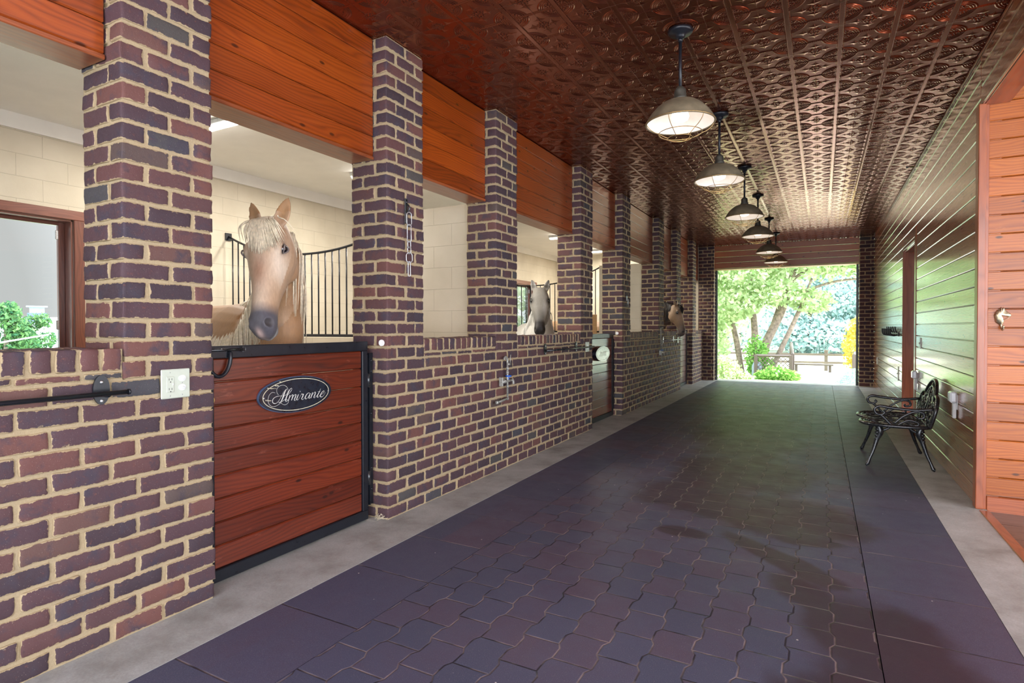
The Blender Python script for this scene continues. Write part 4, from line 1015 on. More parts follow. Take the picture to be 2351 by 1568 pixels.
tap(4.476, .79, 'grey pipe water tap with a blue handle on the long half wall')
tap(10.09, .82, 'far water tap with a tall riser pipe below the brown horse', riser=True)

# ------------------------------------------------------------------ things on the right wall
WX = XR+.003
r = empty('hook_rack', (WX, 10.4, 1.2), 'black cast iron hook rack on the board wall beside the doorway', 'hook rack')
m = MB(); m.box(WX, WX-.012, 9.75, 11.1, 1.13, 1.19, .004); adopt(r, m.build('rail', MT['black']))
for k in range(5):
    yy = 9.85+k*.29; m = MB()
    m.tube(catmull([(WX-.01, yy, 1.15), (WX-.06, yy, 1.14), (WX-.095, yy, 1.17), (WX-.10, yy, 1.24)], 6), [.011]*7+[.012]*7+[.013]*5, 8)
    m.tube(catmull([(WX-.01, yy, 1.18), (WX-.03, yy, 1.21), (WX-.04, yy, 1.27)], 5), .010, 8)
    adopt(r, m.build('hook', MT['black']))
def wplate(y, z, lab, cover=False, hy=.035, hz=.06):
    r = empty('outlet_box' if cover else 'switch_plate', (WX, y, z), lab, 'outlet' if cover else 'wall plate')
    m = MB(); m.box(WX, WX-.007, y-hy, y+hy, z-hz, z+hz, .003); adopt(r, m.build('plate', MT['white_pl']))
    if cover:
        m = MB(); m.box(WX-.007, WX-.055, y-.05, y+.05, z-.005, z+.085, .012); adopt(r, m.build('cover', MT['clear_pl']))
        m = MB(); m.box(WX-.007, WX-.03, y-.025, y+.03, z-.13, z-.005, .004); adopt(r, m.build('box', MT['white_pl']))
    else:
        m = MB(); m.box(WX-.007, WX-.018, y-.006, y+.006, z-.012, z+.012, .002); adopt(r, m.build('switch_lever', MT['ivory']))
wplate(7.72, 1.085, 'small white switch plate right of the wall doorway')
wplate(9.80, .60, 'thin cover plate low on the board wall beyond the doorway', hy=.05, hz=.10)
wplate(13.30, .60, 'tiny plate low on the far end of the board wall', hy=.06, hz=.07)
wplate(5.77, .66, 'clear covered outlet box low on the board wall nearest the corner post', True)
wplate(7.95, .68, 'clear covered outlet box beside the doorway, just above the bench back', True)
# horse head coat hook (cast relief) on the hall wall
r = empty('horse_head_hook', (1.09, 5.07, 1.33), 'small antique brass horse head coat hook on the orange boards', 'coat hook')
HO = [(-.034, -.02), (-.030, -.045), (-.012, -.062), (.0, -.075), (.010, -.060), (.016, -.035), (.006, -.022), (.004, -.004), (.014, .006), (.030, .002), (.046, -.010), (.054, -.002), (.052, .010), (.034, .026), (.020, .042), (.014, .058), (.008, .048), (.0, .060), (-.004, .048), (-.020, .040), (-.032, .018), (-.038, .0)]
P = catmull([(a, b, 0) for a, b in HO], 4, closed=True)
m = MB(); cx, cz = 1.085, 1.345; n = len(P); y1_ = 5.064
cen = np.array([-.005, .005]); V = [(cx+p[0], y1_, cz+p[1]) for p in P]+[(cx+cen[0]+(p[0]-cen[0])*.86, y1_-.010, cz+cen[1]+(p[1]-cen[1])*.86) for p in P]+[(cx+cen[0]+(p[0]-cen[0])*.45, y1_-.016, cz+cen[1]+(p[1]-cen[1])*.45) for p in P]+[(cx+cen[0], y1_-.018, cz+cen[1])]
F = [(i, (i+1) % n, n+(i+1) % n, n+i) for i in range(n)]+[(n+i, n+(i+1) % n, 2*n+(i+1) % n, 2*n+i) for i in range(n)]+[(2*n+i, 2*n+(i+1) % n, 3*n) for i in range(n)]
m.add(V, F, smooth=True)
for k in range(6): m.tube([(cx-.032+.004*k, y1_-.010, cz+.028-.004*k), (cx-.026+.003*k, y1_-.013, cz-.0), (cx-.024+.006*k, y1_-.010, cz-.035-.003*k)], .0022, 5)
m.ball((cx+.022, y1_-.012, cz+.018), .003, 6); m.tube(catmull([(cx+.044, y1_-.01, cz-.008), (cx+.03, y1_-.014, cz-.022), (cx+.010, y1_-.012, cz-.03)], 4), .0018, 5)
adopt(r, m.build('horse_head_relief', MT['pewter']))
m = MB(); m.tube(catmull([(cx-.002, y1_-.004, cz-.055), (cx, y1_-.01, cz-.085), (cx+.002, y1_-.028, cz-.10), (cx+.003, y1_-.04, cz-.088), (cx+.003, y1_-.042, cz-.078)], 6), .0055, 8); m.ball((cx+.003, y1_-.042, cz-.076), .0085, 8); adopt(r, m.build('hook', MT['pewter']))

# ------------------------------------------------------------------ cast garden bench
bx0, by0 = .62, 6.535
B = empty('garden_bench', (bx0, by0, 0), 'black cast metal garden bench with scrollwork back against the right wall', 'bench')
def bb(mb, name): return mb.build(name, MT['iron'], B)
SZ = .385
# outline of the seat: two lobes at the front with a dip between
so = [(-.235, -.40), (-.285, -.30), (-.29, -.18), (-.25, -.06), (-.225, 0), (-.25, .06), (-.29, .18), (-.285, .30), (-.235, .40), (-.12, .455), (.05, .47), (.19, .44), (.225, .34), (.235, 0), (.225, -.34), (.19, -.44), (.05, -.47), (-.12, -.455)]
P = catmull([(a, b, SZ) for a, b in so], 6, closed=True)
m = MB(); m.tube(P, .016, 8, closed=True); P2 = [((p[0])*.90, p[1]*.93, SZ+.002) for p in P]; m.tube(P2, .008, 6, closed=True); bb(m, 'seat_rim')
m = MB()
def spiral(c, r0, turns, a0, plane='z', hand=1, n=20, tail=None):
    out = []
    for k in range(n):
        t = k/(n-1); a = a0+hand*turns*2*PI*t; rr = r0*(1-.82*t); out.append((c[0]+rr*math.cos(a), c[1]+rr*math.sin(a)))
    return out
for sy in (-1, 1):
    for (cx, cy, rr, a0, hd_) in ((-.19, .12, .07, 0, 1), (-.19, .30, .075, PI, -1), (-.05, .20, .08, .5, 1), (-.05, .37, .06, 2.5, -1), (.09, .11, .07, 1.5, -1), (.09, .28, .08, -1, 1), (.17, .38, .045, 0, 1), (-.04, .05, .055, 3, 1), (.18, .04, .05, 3, -1), (.19, .20, .04, 2, 1)):
        S = spiral((cx, cy), rr, 1.25, a0, hand=hd_); m.tube([(p[0], sy*p[1], SZ+.002) for p in S], .0075, 6)
    for (a, b) in (((-.26, .10), (.22, .20)), ((-.24, .38), (.20, .40)), ((-.22, .02), (.05, .34)), ((.22, .05), (-.02, .45))):
        mid = ((a[0]+b[0])/2+.02, (a[1]+b[1])/2+.02); m.tube(catmull([(a[0], sy*a[1], SZ), (mid[0], sy*mid[1], SZ+.004), (b[0], sy*b[1], SZ)], 6), .0065, 6)
m.tube([(-.225, 0, SZ), (.235, 0, SZ)], .008, 6); bb(m, 'seat_lattice')
# legs
def leg(x, y, dx, dy):
    m = MB(); T = [(x, y, SZ-.01), (x-.02*dx, y-.0*dy, SZ-.07), (x+.005*dx, y+.005*dy, SZ-.14), (x+.035*dx, y+.02*dy, SZ-.24), (x+.065*dx, y+.035*dy, .07), (x+.085*dx, y+.045*dy, .02), (x+.10*dx, y+.05*dy, .014)]
    R = [.026, .030, .020, .015, .0125, .017, .013]; P = catmull(T, 5); m.tube(P, np.interp(np.linspace(0, 1, len(P)), np.linspace(0, 1, 7), R), 10)
    for s in (1,):
        m.tube(catmull([(x, y, SZ-.05), (x-.03*dx, y-.05*dy, SZ-.04), (x-.05*dx, y-.10*dy, SZ-.02)], 5), .011, 8); m.tube(catmull([(x-.01*dx, y, SZ-.07), (x-.07*dx, y, SZ-.045), (x-.11*dx, y, SZ-.015)], 5), .011, 8)
    for k in range(4): m.ball((x+.004*dx*k, y+.003*dy*k, SZ-.05-.028*k), (.026-.003*k, .026-.003*k, .015), 8)
    bb(m, 'leg')
for sx in (-1, 1):
    for sy in (-1, 1): leg(.155*sx+(.01 if sx > 0 else -.01), .355*sy, sx*.95, sy*.9)
# back: arched outline leaning back
def bk(t, z): return (.215+.24*(z-SZ)*1.0, t, z)
ol = [(-.43, SZ), (-.455, SZ+.10), (-.45, SZ+.17), (-.40, SZ+.235), (-.33, SZ+.26), (-.27, SZ+.265), (-.22, SZ+.31), (-.13, SZ+.365), (0, SZ+.39), (.13, SZ+.365), (.22, SZ+.31), (.27, SZ+.265), (.33, SZ+.26), (.40, SZ+.235), (.45, SZ+.17), (.455, SZ+.10), (.43, SZ)]
m = MB(); m.tube(catmull([bk(*p) for p in ol], 6), .0155, 8); bb(m, 'back_rim')
m = MB(); m.tube(catmull([bk(*p) for p in ((-.40, SZ+.02), (-.40, SZ+.13), (-.33, SZ+.2), (-.24, SZ+.21), (-.12, SZ+.30), (0, SZ+.33), (.12, SZ+.30), (.24, SZ+.21), (.33, SZ+.2), (.40, SZ+.13), (.40, SZ+.02))], 5), .009, 6)
for sy in (-1, 1):
    for (c, rr, a0, hd_, tn) in (((.09, .27), .055, 0, 1, 1.2), ((.20, .17), .065, 2, -1, 1.3), ((.31, .13), .06, 1, 1, 1.2), ((.10, .12), .075, -1, 1, 1.3), ((.22, .045), .05, 2.5, 1, 1.1), ((.35, .04), .04, 0, -1, 1.1), ((.05, .19), .04, 3, -1, 1.1)):
        m.tube([bk(sy*p[0], SZ+p[1]) for p in spiral(c, rr, tn, a0, hand=hd_)], .0075, 6)
    m.tube(catmull([bk(sy*q[0], SZ+q[1]) for q in ((.02, .0), (.06, .10), (.02, .20), (.06, .30), (.0, .37))], 6), .0085, 6)
    m.tube(catmull([bk(sy*q[0], SZ+q[1]) for q in ((.15, 0), (.26, .09), (.22, .20), (.27, .26))], 6), .0085, 6)
    m.tube(catmull([bk(sy*q[0], SZ+q[1]) for q in ((.30, 0), (.37, .08), (.34, .16), (.40, .22))], 6), .0075, 6)
    for (a, b, t) in ((.16, .24, .6), (.28, .20, -.4), (.13, .05, .3), (.38, .10, 1.0)):
        c = bk(sy*a, SZ+b); m.ball(c, (.009, .030, .014), 10)
m.tube([bk(-.43, SZ+.003), bk(.43, SZ+.003)], .010, 6); bb(m, 'back_scrollwork')
for sy in (-1, 1):
    m = MB(); y = sy*.44
    m.tube(catmull([(.245, y, SZ+.165), (.10, y, SZ+.150), (-.06, y+.005*sy, SZ+.160), (-.155, y, SZ+.172), (-.195, y, SZ+.145), (-.185, y, SZ+.105), (-.145, y, SZ+.095), (-.12, y, SZ+.115), (-.135, y, SZ+.13)], 6), [.013]*20+[.012]*13+[.010]*16, 8, flat=((0, 1, 0), 1.3))
    m.tube(catmull([(-.15, y, SZ+.095), (-.115, y, SZ+.06), (-.08, y, SZ+.02), (-.05, y, SZ)], 6), .0115, 8)
    m.tube(catmull([(-.05, y, SZ+.02), (.02, y, SZ+.09), (.10, y, SZ+.135), (.16, y, SZ+.13), (.17, y, SZ+.09), (.13, y, SZ+.08), (.12, y, SZ+.10)], 6), .010, 8)
    m.tube(catmull([(-.03, y, SZ+.005), (.05, y, SZ+.055), (.12, y, SZ+.045), (.13, y, SZ+.02), (.10, y, SZ+.015)], 6), .009, 8)
    bb(m, 'armrest')
# ------------------------------------------------------------------ outdoors
def leafcloud(m, clumps, n, size, squash=1.0, shell=.55, aspect=.55):
    """leaves in ellipsoidal clumps: list of (centre, radii)"""
    W_ = np.array([r[0]*r[1]+r[1]*r[2] for c, r in clumps]); W_ = W_/W_.sum(); k = RNG.choice(len(clumps), n, p=W_)
    C0 = np.array([c for c, r in clumps], float)[k]; R0 = np.array([r for c, r in clumps], float)[k]
    d = RNG.normal(size=(n, 3)); d /= np.linalg.norm(d, axis=1)[:, None]; rad = (shell+(1-shell)*RNG.random(n))**.8*RNG.uniform(.8, 1.12, n)
    P = C0+d*R0*rad[:, None]
    a = RNG.normal(size=(n, 3)); a /= np.linalg.norm(a, axis=1)[:, None]; b = np.cross(a, RNG.normal(size=(n, 3))); b /= np.linalg.norm(b, axis=1)[:, None]
    s = size*RNG.uniform(.6, 1.35, n)[:, None]
    V = np.stack([P-a*s, P+b*s*aspect, P+a*s, P-b*s*aspect], 1).reshape(-1, 3)
    m.add(V, np.arange(4*n).reshape(n, 4), rnd=np.repeat(np.clip(RNG.normal(.5, .28, n), 0, 1), 4))
MT['leaf_tree'] = leafmat('bright_green_leaves', (.34, .50, .22), (.78, .87, .56), .5)
MT['leaf_haze'] = leafmat('hazed_blue_green_leaves', (.36, .52, .52), (.60, .74, .70), .4)  # distance haze is painted into this pale leaf colour
MT['leaf_mid'] = leafmat('mid_green_leaves', (.46, .62, .40), (.78, .87, .68), .45)  # some of the outdoor haze is put into this colour as well
MT['leaf_shrub'] = leafmat('shrub_leaves', (.12, .36, .06), (.42, .66, .2), .4)
MT['leaf_juniper'] = leafmat('juniper_needles', (.26, .50, .40), (.50, .72, .60), .25)
MT['leaf_gold'] = leafmat('golden_leaves', (.60, .48, .08), (.90, .80, .25), .4)
MT['leaf_pine'] = leafmat('pine_needles', (.04, .13, .07), (.17, .34, .12), .3)
def tree(name, base, trunks, clumps, n, size, mat, lab, cat='tree', group=None, **k):
    r = empty(name, base, lab, cat, group); bz = np.array(base)
    for T, R in trunks:
        m = MB(); P = catmull(np.array(T, float)+bz, 5); m.tube(P, np.interp(np.linspace(0, 1, len(P)), np.linspace(0, 1, len(R)), R), 10); adopt(r, m.build('trunk', MT['bark']))
    m = MB(); leafcloud(m, [(np.array(c)+bz, q) for c, q in clumps], n, size, **k); adopt(r, m.build('foliage', mat, normals=False))
    return r
# big multi-stemmed tree left of the doorway view
gz = -.35
tr_ = [([(0, 0, 0), (.25, .1, 1.0), (.75, .2, 2.2), (1.1, .3, 3.6), (1.4, .5, 5.0)], (.16, .13, .11, .07, .03)),
       ([(-.1, .1, 0), (.0, .1, 1.2), (-.1, .3, 2.4), (-.2, .4, 3.8)], (.12, .10, .08, .04)),
       ([(.35, -.1, 0), (.65, -.1, .8), (1.15, 0, 2.0), (1.5, .1, 3.0)], (.08, .075, .06, .03)),
       ([(-.35, .2, 0), (-.55, .2, 1.3), (-.9, .2, 2.8)], (.10, .08, .04)),
       ([(.15, .3, 0), (.35, .3, 1.2), (.7, .6, 2.6), (.8, .8, 4.0)], (.09, .08, .06, .03)),
       ([(.9, .2, 2.3), (1.6, .2, 2.75), (2.5, .3, 2.95), (3.6, .3, 2.85)], (.05, .04, .03, .01)),
       ([(1.0, .3, 3.0), (2.0, .3, 3.7), (3.4, .2, 4.0)], (.05, .04, .015))]
cl = [((-.3, 0, 3.4), (1.3, 1.1, .9)), ((.6, .3, 4.2), (1.5, 1.3, 1.1)), ((1.8, .2, 3.8), (1.3, 1.1, .9)), ((2.9, .2, 3.7), (1.2, 1.0, .8)), ((4.1, .3, 3.6), (1.2, 1.0, .8)),
      ((3.6, .5, 2.8), (.9, .7, .5)), ((4.6, .3, 2.5), (.6, .6, .6)), ((-1.0, .2, 2.3), (.8, .8, .9)), ((-.4, -.3, 2.3), (.7, .6, .5)), ((.7, -.2, 2.6), (.8, .6, .45)), ((1.5, .1, 2.35), (.6, .5, .4)), ((-1.3, .2, 1.0), (.6, .6, .9)), ((1.2, .3, 5.2), (2.5, 1.4, 1.0)), ((-1.3, .1, 4.2), (1.3, 1.2, 1.4))]
tree('maple_tree', (-1.75, 18.4, gz), tr_, cl, 26000, .075, MT['leaf_tree'], 'multi-stemmed leafy tree at the left of the far doorway view', aspect=.6)
tree('background_tree', (-4.0, 26, -.4), [([(0, 0, 0), (.1, 0, 3), (0, 0, 6)], (.2, .15, .05))], [((0, 0, 3.5), (3, 2, 3.2)), ((2, 1, 5), (2.4, 2, 2)), ((-2, 0, 4), (2, 2, 3))], 9000, .15, MT['leaf_mid'], 'pale green tree behind the multi-stemmed tree')
# blue-green woods further back, haze put into their leaf colours
k = 0
for (x, y, h_, w_, lab, mt) in ((-.6, 40, 7.0, 3.6, 'blue-green rounded tree in the woods, centre of the doorway view', 'leaf_haze'), (3.2, 42, 7.6, 3.8, 'tall blue-green tree in the woods, right of centre in the doorway', 'leaf_haze'),
                                (7.2, 40, 8.2, 4.0, 'blue-green tree in the woods at the right of the doorway view', 'leaf_haze'), (-5.2, 44, 8.6, 4.2, 'blue-green tree in the woods seen behind the tree stems', 'leaf_haze'),
                                (1.3, 52, 12.5, 5.0, 'tall pale tree behind the blue-green woods', 'leaf_mid'), (9.0, 54, 13.5, 5.5, 'tall pale tree behind the woods at far right of the doorway', 'leaf_mid'), (-9.5, 46, 9.5, 4.5, 'blue-green tree at the far left of the woods', 'leaf_haze')):
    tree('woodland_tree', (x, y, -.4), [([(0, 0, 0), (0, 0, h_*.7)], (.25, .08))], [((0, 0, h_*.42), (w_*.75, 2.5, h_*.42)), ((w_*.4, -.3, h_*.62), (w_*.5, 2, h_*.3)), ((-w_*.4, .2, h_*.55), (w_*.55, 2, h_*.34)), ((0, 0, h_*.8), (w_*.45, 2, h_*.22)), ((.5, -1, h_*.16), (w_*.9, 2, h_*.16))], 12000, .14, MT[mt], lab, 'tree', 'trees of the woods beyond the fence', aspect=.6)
tree('overhanging_branch_tree', (4.6, 21.5, gz), [([(0, 0, 0), (-.1, 0, 3), (-.8, -.2, 5), (-2.4, -.4, 5.3)], (.2, .15, .09, .03))], [((-1.6, -.3, 4.9), (1.6, 1.0, .9)), ((-.4, 0, 4.6), (1.5, 1.2, 1.3)), ((-2.9, -.4, 4.9), (1.1, .8, .7)), ((-.6, 0, 3.6), (.9, .8, .8))], 9000, .085, MT['leaf_mid'], 'tree reaching in over the top right of the far doorway view', 'tree')
tree('shrub', (-1.05, 16.9, -.3), [([(0, 0, 0), (0, 0, .3)], (.02, .01))], [((0, 0, .25), (.42, .35, .26)), ((.28, -.1, .22), (.3, .3, .2)), ((-.3, 0, .2), (.3, .3, .22))], 1500, .045, MT['leaf_shrub'], 'bright green leafy shrub in front of the lattice railing', 'shrub')
tree('shrub', (-2.2, 16.6, -.35), [([(0, 0, 0), (0, 0, .4)], (.02, .01))], [((0, 0, .35), (.35, .35, .40)), ((-.25, 0, .55), (.3, .3, .3)), ((.35, 0, .15), (.35, .3, .25))], 1700, .045, MT['leaf_tree'], 'feathery pale green shrub at the foot of the tree stems, left', 'shrub')
tree('shrub', (-1.65, 18.0, -.35), [([(0, 0, 0), (0, 0, .8)], (.03, .01))], [((0, 0, .7), (.35, .35, .65)), ((.2, 0, .4), (.3, .3, .45))], 1600, .05, MT['leaf_shrub'], 'dark green bush behind the slanting tree stem', 'shrub')
tree('juniper', (.62, 16.3, -.3), [([(0, 0, 0), (0, 0, .2)], (.02, .01))], [((0, 0, .22), (.28, .5, .2)), ((-.18, -.1, .12), (.24, .4, .14)), ((.1, .3, .35), (.25, .4, .2))], 3600, .030, MT['leaf_juniper'], 'blue-green juniper beside the right edge of the paving', 'shrub', aspect=.2)
tree('golden_shrub', (1.05, 22.5, -.3), [([(0, 0, 0), (0, 0, 1)], (.04, .02))], [((0, 0, .9), (.42, .45, .95)), ((.25, 0, 1.45), (.38, .4, .6))], 2400, .06, MT['leaf_gold'], 'golden yellow shrub at the right edge of the doorway view', 'shrub')
# paved path / deck with lattice railing
r = empty('deck', (0, 18, -.15), 'pale weathered deck boards leading away from the far doorway', 'deck')
for i in range(26):
    m = MB(); y = YE+.47+i*.21; m.board(-.72 if y > 16.4 else -2.2, .95, y, y+.2, -.19, -.14, 0, .004); adopt(r, m.build('deck_board', MT['wood_grey']))
def railing(P0, P1, z0, z1, lab, lattice=True, slope=0.):
    """posts at both ends, cap rail, crossed lattice between"""
    P0, P1 = np.array(P0, float), np.array(P1, float); L = np.linalg.norm(P1-P0); d = (P1-P0)/L
    r = empty('deck_railing', (P0[0], P0[1], z0), lab, 'railing')
    for P, e in ((P0, 0), (P1, slope)):
        m = MB(); m.box(P[0]-.045, P[0]+.045, P[1]-.045, P[1]+.045, z0-.2, z1+.04+e, .005, wco=(0, 0, 0), rnd=.4); adopt(r, m.build('post', MT['wood_rail']))
    nrm = np.array([-d[1], d[0]])
    def bar(a0, b0, a1, b1, w_, th):
        A = P0+d*a0; B_ = P0+d*a1; m.tube([(A[0], A[1], b0), (B_[0], B_[1], b1)], w_, 4, smooth=False, wco=(.3, .2, .1), rnd=.5)
    m = MB(); m.tube([(P0[0], P0[1], z1+.02), (P1[0], P1[1], z1+.02+slope)], .04, 4, smooth=False, wco=(.3, .2, .1), rnd=.8); adopt(r, m.build('cap_rail', MT['wood_rail']))
    if lattice:
        m = MB(); hgt = z1-z0-.02; s = -hgt
        while s < L:
            a0, a1 = s, s+hgt; b0, b1 = z0, z0+hgt
            def clip(a0, b0, a1, b1):
                if a0 < 0: b0 += (b1-b0)*(-a0)/(a1-a0); a0 = 0
                if a1 > L: b1 = b0+(b1-b0)*(L-a0)/(a1-a0); a1 = L
                return a0, b0, a1, b1
            q = clip(a0, b0, a1, b1)
            if q[2]-q[0] > .03: bar(*q, .009, 0)
            q = clip(a0, b1, a1, b0)
            if q[2]-q[0] > .03: bar(*q, .009, 0)
            s += .115
        adopt(r, m.build('lattice', MT['wood_rail'])); 
        m = MB(); bar(0, z0, L, z0, .025, 0); adopt(r, m.build('bottom_rail', MT['wood_rail']))
railing((-1.63, 17.5), (-.74, 17.5), -.14, .44, 'weathered deck railing with crossed lattice left of the deck')
railing((-.70, 17.64), (-.86, 20.6), -.14, .48, 'weathered sloping railing running away along the left of the deck', False, .25)
railing((.92, 20.8), (.80, 18.6), -.14, .45, 'weathered railing along the right side of the deck', False, .0)
r = empty('split_rail_fence', (0, 24, -.35), 'wooden split rail fence across the lawn beyond the deck', 'fence')
for x in (-4.6, -2.2, .15, 2.5, 4.9):
    m = MB(); m.box(x-.06, x+.06, 23.95, 24.05, -.45, .42, .01, wco=(0, 0, 0), rnd=.3); adopt(r, m.build('post', MT['wood_rail']))
for z in (-.05, .24):
    m = MB(); m.board(-5, 5.2, 23.93, 23.97, z-.04, z+.04, 0, .005); adopt(r, m.build('rail', MT['wood_rail']))
r = empty('lawn_bench', (-.25, 21.6, -.35), 'low pale backless bench on the lawn past the deck', 'bench')
m = MB(); m.board(-.85, .35, 21.45, 21.75, -.02, .03, 0, .005); adopt(r, m.build('seat', MT['wood_rail']))
for x in (-.75, .25):
    m = MB(); m.box(x-.04, x+.04, 21.5, 21.7, -.36, -.02, .004, wco=(0, 0, 0), rnd=.5); adopt(r, m.build('leg', MT['wood_rail']))
r = empty('gas_tank', (-1.95, 18.0, -.35), 'small grey cylinder half hidden by the tree stems', 'tank')
m = MB(); m.lathe([(.12, -.35), (.14, -.30), (.14, .15), (.10, .24), (.03, .27)], 20, (-1.62, 17.75, 0)); adopt(r, m.build('body', MT['siding']))
# view out of the window at left
def ptree(px, dist, ztop, zb, w_, lab, n=5000):
    a = ray_px(px, 748); a = a/math.hypot(a[0], a[1]); x, y = a[0]*dist, a[1]*dist; hh = ztop-zb
    rr = random.Random(int(px))
    cl = []
    for i in range(16):
        t = .15+.85*i/15; ang = rr.uniform(0, 6.28); wr = w_*(1.05-t*.75)*rr.uniform(.35, .8); cl.append(((wr*math.cos(ang), wr*math.sin(ang), hh*t*.96), (w_*.36*(1.15-.6*t), w_*.36*(1.15-.6*t), hh*.075)))
    cl.append(((0, 0, hh*.95), (w_*.22, w_*.22, hh*.08))); cl.append(((0, 0, hh*.5), (w_*.4, w_*.4, hh*.35)))
    tree('pine_tree', (x, y, zb), [([(0, 0, 0), (0, 0, hh*.9)], (.18, .05))], cl, n, .09, MT['leaf_pine'], lab, 'tree', 'pines outside the left window', aspect=.35)
ptree(14, 24, 1.95, -2.4, 1.6, 'dark pine tree at the very left edge of the window view', 7000)
ptree(76, 27, 1.65, -2.4, 1.5, 'pine tree in front of the grey roofed house in the window view', 7000)
ptree(-120, 24, 2.3, -2.4, 1.7, 'pine tree just outside the left of the window view')
a = ray_px(1203, 748); a = a/math.hypot(a[0], a[1])
tree('broadleaf_tree', (a[0]*26, a[1]*26, -2), [([(0, 0, 0), (0, 0, 3)], (.2, .08))], [((0, 0, 3.4), (2.4, 2.4, 2.6)), ((1.2, .8, 2.4), (1.6, 1.6, 1.6)), ((-1.3, -.6, 2.6), (1.6, 1.6, 1.8))], 7000, .12, MT['leaf_mid'], 'green leafy tree outside the barred window behind the white horse', 'tree')
a = ray_px(122, 748); a = a/math.hypot(a[0], a[1]); hx, hy = a[0]*42, a[1]*42
rot = math.atan2(a[1], a[0])-PI/2
r = empty('house', (hx, hy, -2.6), 'pale house with a long grey shingle roof seen through the left window', 'house', rz=rot)
m = MB(); m.box(-3.5, 14, 0, 7, 0, 3.0); m.build('walls', MT['siding'], r)
m = MB(); V = [(-4, -.6, 2.75), (14.5, -.6, 2.75), (14.5, 7.6, 2.75), (-4, 7.6, 2.75), (-4, 3.5, 4.45), (14.5, 3.5, 4.45), (-4, -.6, 2.95), (14.5, -.6, 2.95)]
m.add([(-4, -.6, 2.7), (14.5, -.6, 2.7), (14.5, 7.6, 2.7), (-4, 7.6, 2.7), (-4, 3.5, 4.5), (14.5, 3.5, 4.5)], [(0, 1, 5, 4), (2, 3, 4, 5), (0, 4, 3), (1, 2, 5), (0, 3, 2, 1)]); m.build('roof', MT['roof'], r)
m = MB(); m.box(-1.2, -.3, 2.6, 3.5, 3.9, 4.75); m.build('chimney', MT['slate'], r); m = MB(); m.box(-1.1, -.4, 2.7, 3.4, 4.75, 5.1); m.box(-1.25, -.25, 2.55, 3.55, 5.1, 5.17); m.build('chimney_cap', MT['siding'], r)
for x in (.1, 2.2, 4.3):
    m = MB(); m.box(x, x+.5, -.03, .02, 1.6, 2.1); m.build('window', MT['slate'], r)
m = MB(); m.box(-1.9, -.9, -.04, .02, 0, 2.3); m.build('door', MT['roof'], r)
for x in (-2.2, -.45, 1.5, 3.4):
    m = MB(); m.box(x-.07, x+.07, -.4, -.26, 0, 2.7); m.build('porch_post', MT['slate'], r)
m = MB(); random.seed(5); P = []
for i in range(60): P.append((-60+i*.0, 0, 0))
hp = [(-160, -140), (-190, -40), (-185, 60), (-150, 160), (-100, 220)]
q = catmull([(a_, b_, 0) for a_, b_ in hp], 14); V = []; F = []
for i, p in enumerate(q): hgt = 3.0+.7*math.sin(i*.7)+.5*math.sin(i*1.9); V += [(p[0], p[1], -4), (p[0], p[1], hgt), (p[0]*1.3, p[1]*1.3, hgt*.8), (p[0]*1.3, p[1]*1.3, -4)]
for i in range(len(q)-1):
    for k in range(3): F.append((4*i+k, 4*i+k+1, 4*i+k+5, 4*i+k+4))
m.add(V, F); struct(m.build('hill', MT['hill']), 'low blue hazy ridge on the horizon outside the left window')
a = ray_px(30, 790); a /= math.hypot(a[0], a[1])
m = MB(); p0 = onX(-9.5, -20, 790); p1 = onX(-9.5, 112, 768); m.tube([(-9.5, p0[0], p0[1]), (-9.5, p1[0], p1[1])], .012, 6)
tag(m.build('fence_wire', MT['white_pl']), 'thin pale slanting fence rail outside the left window', 'fence')

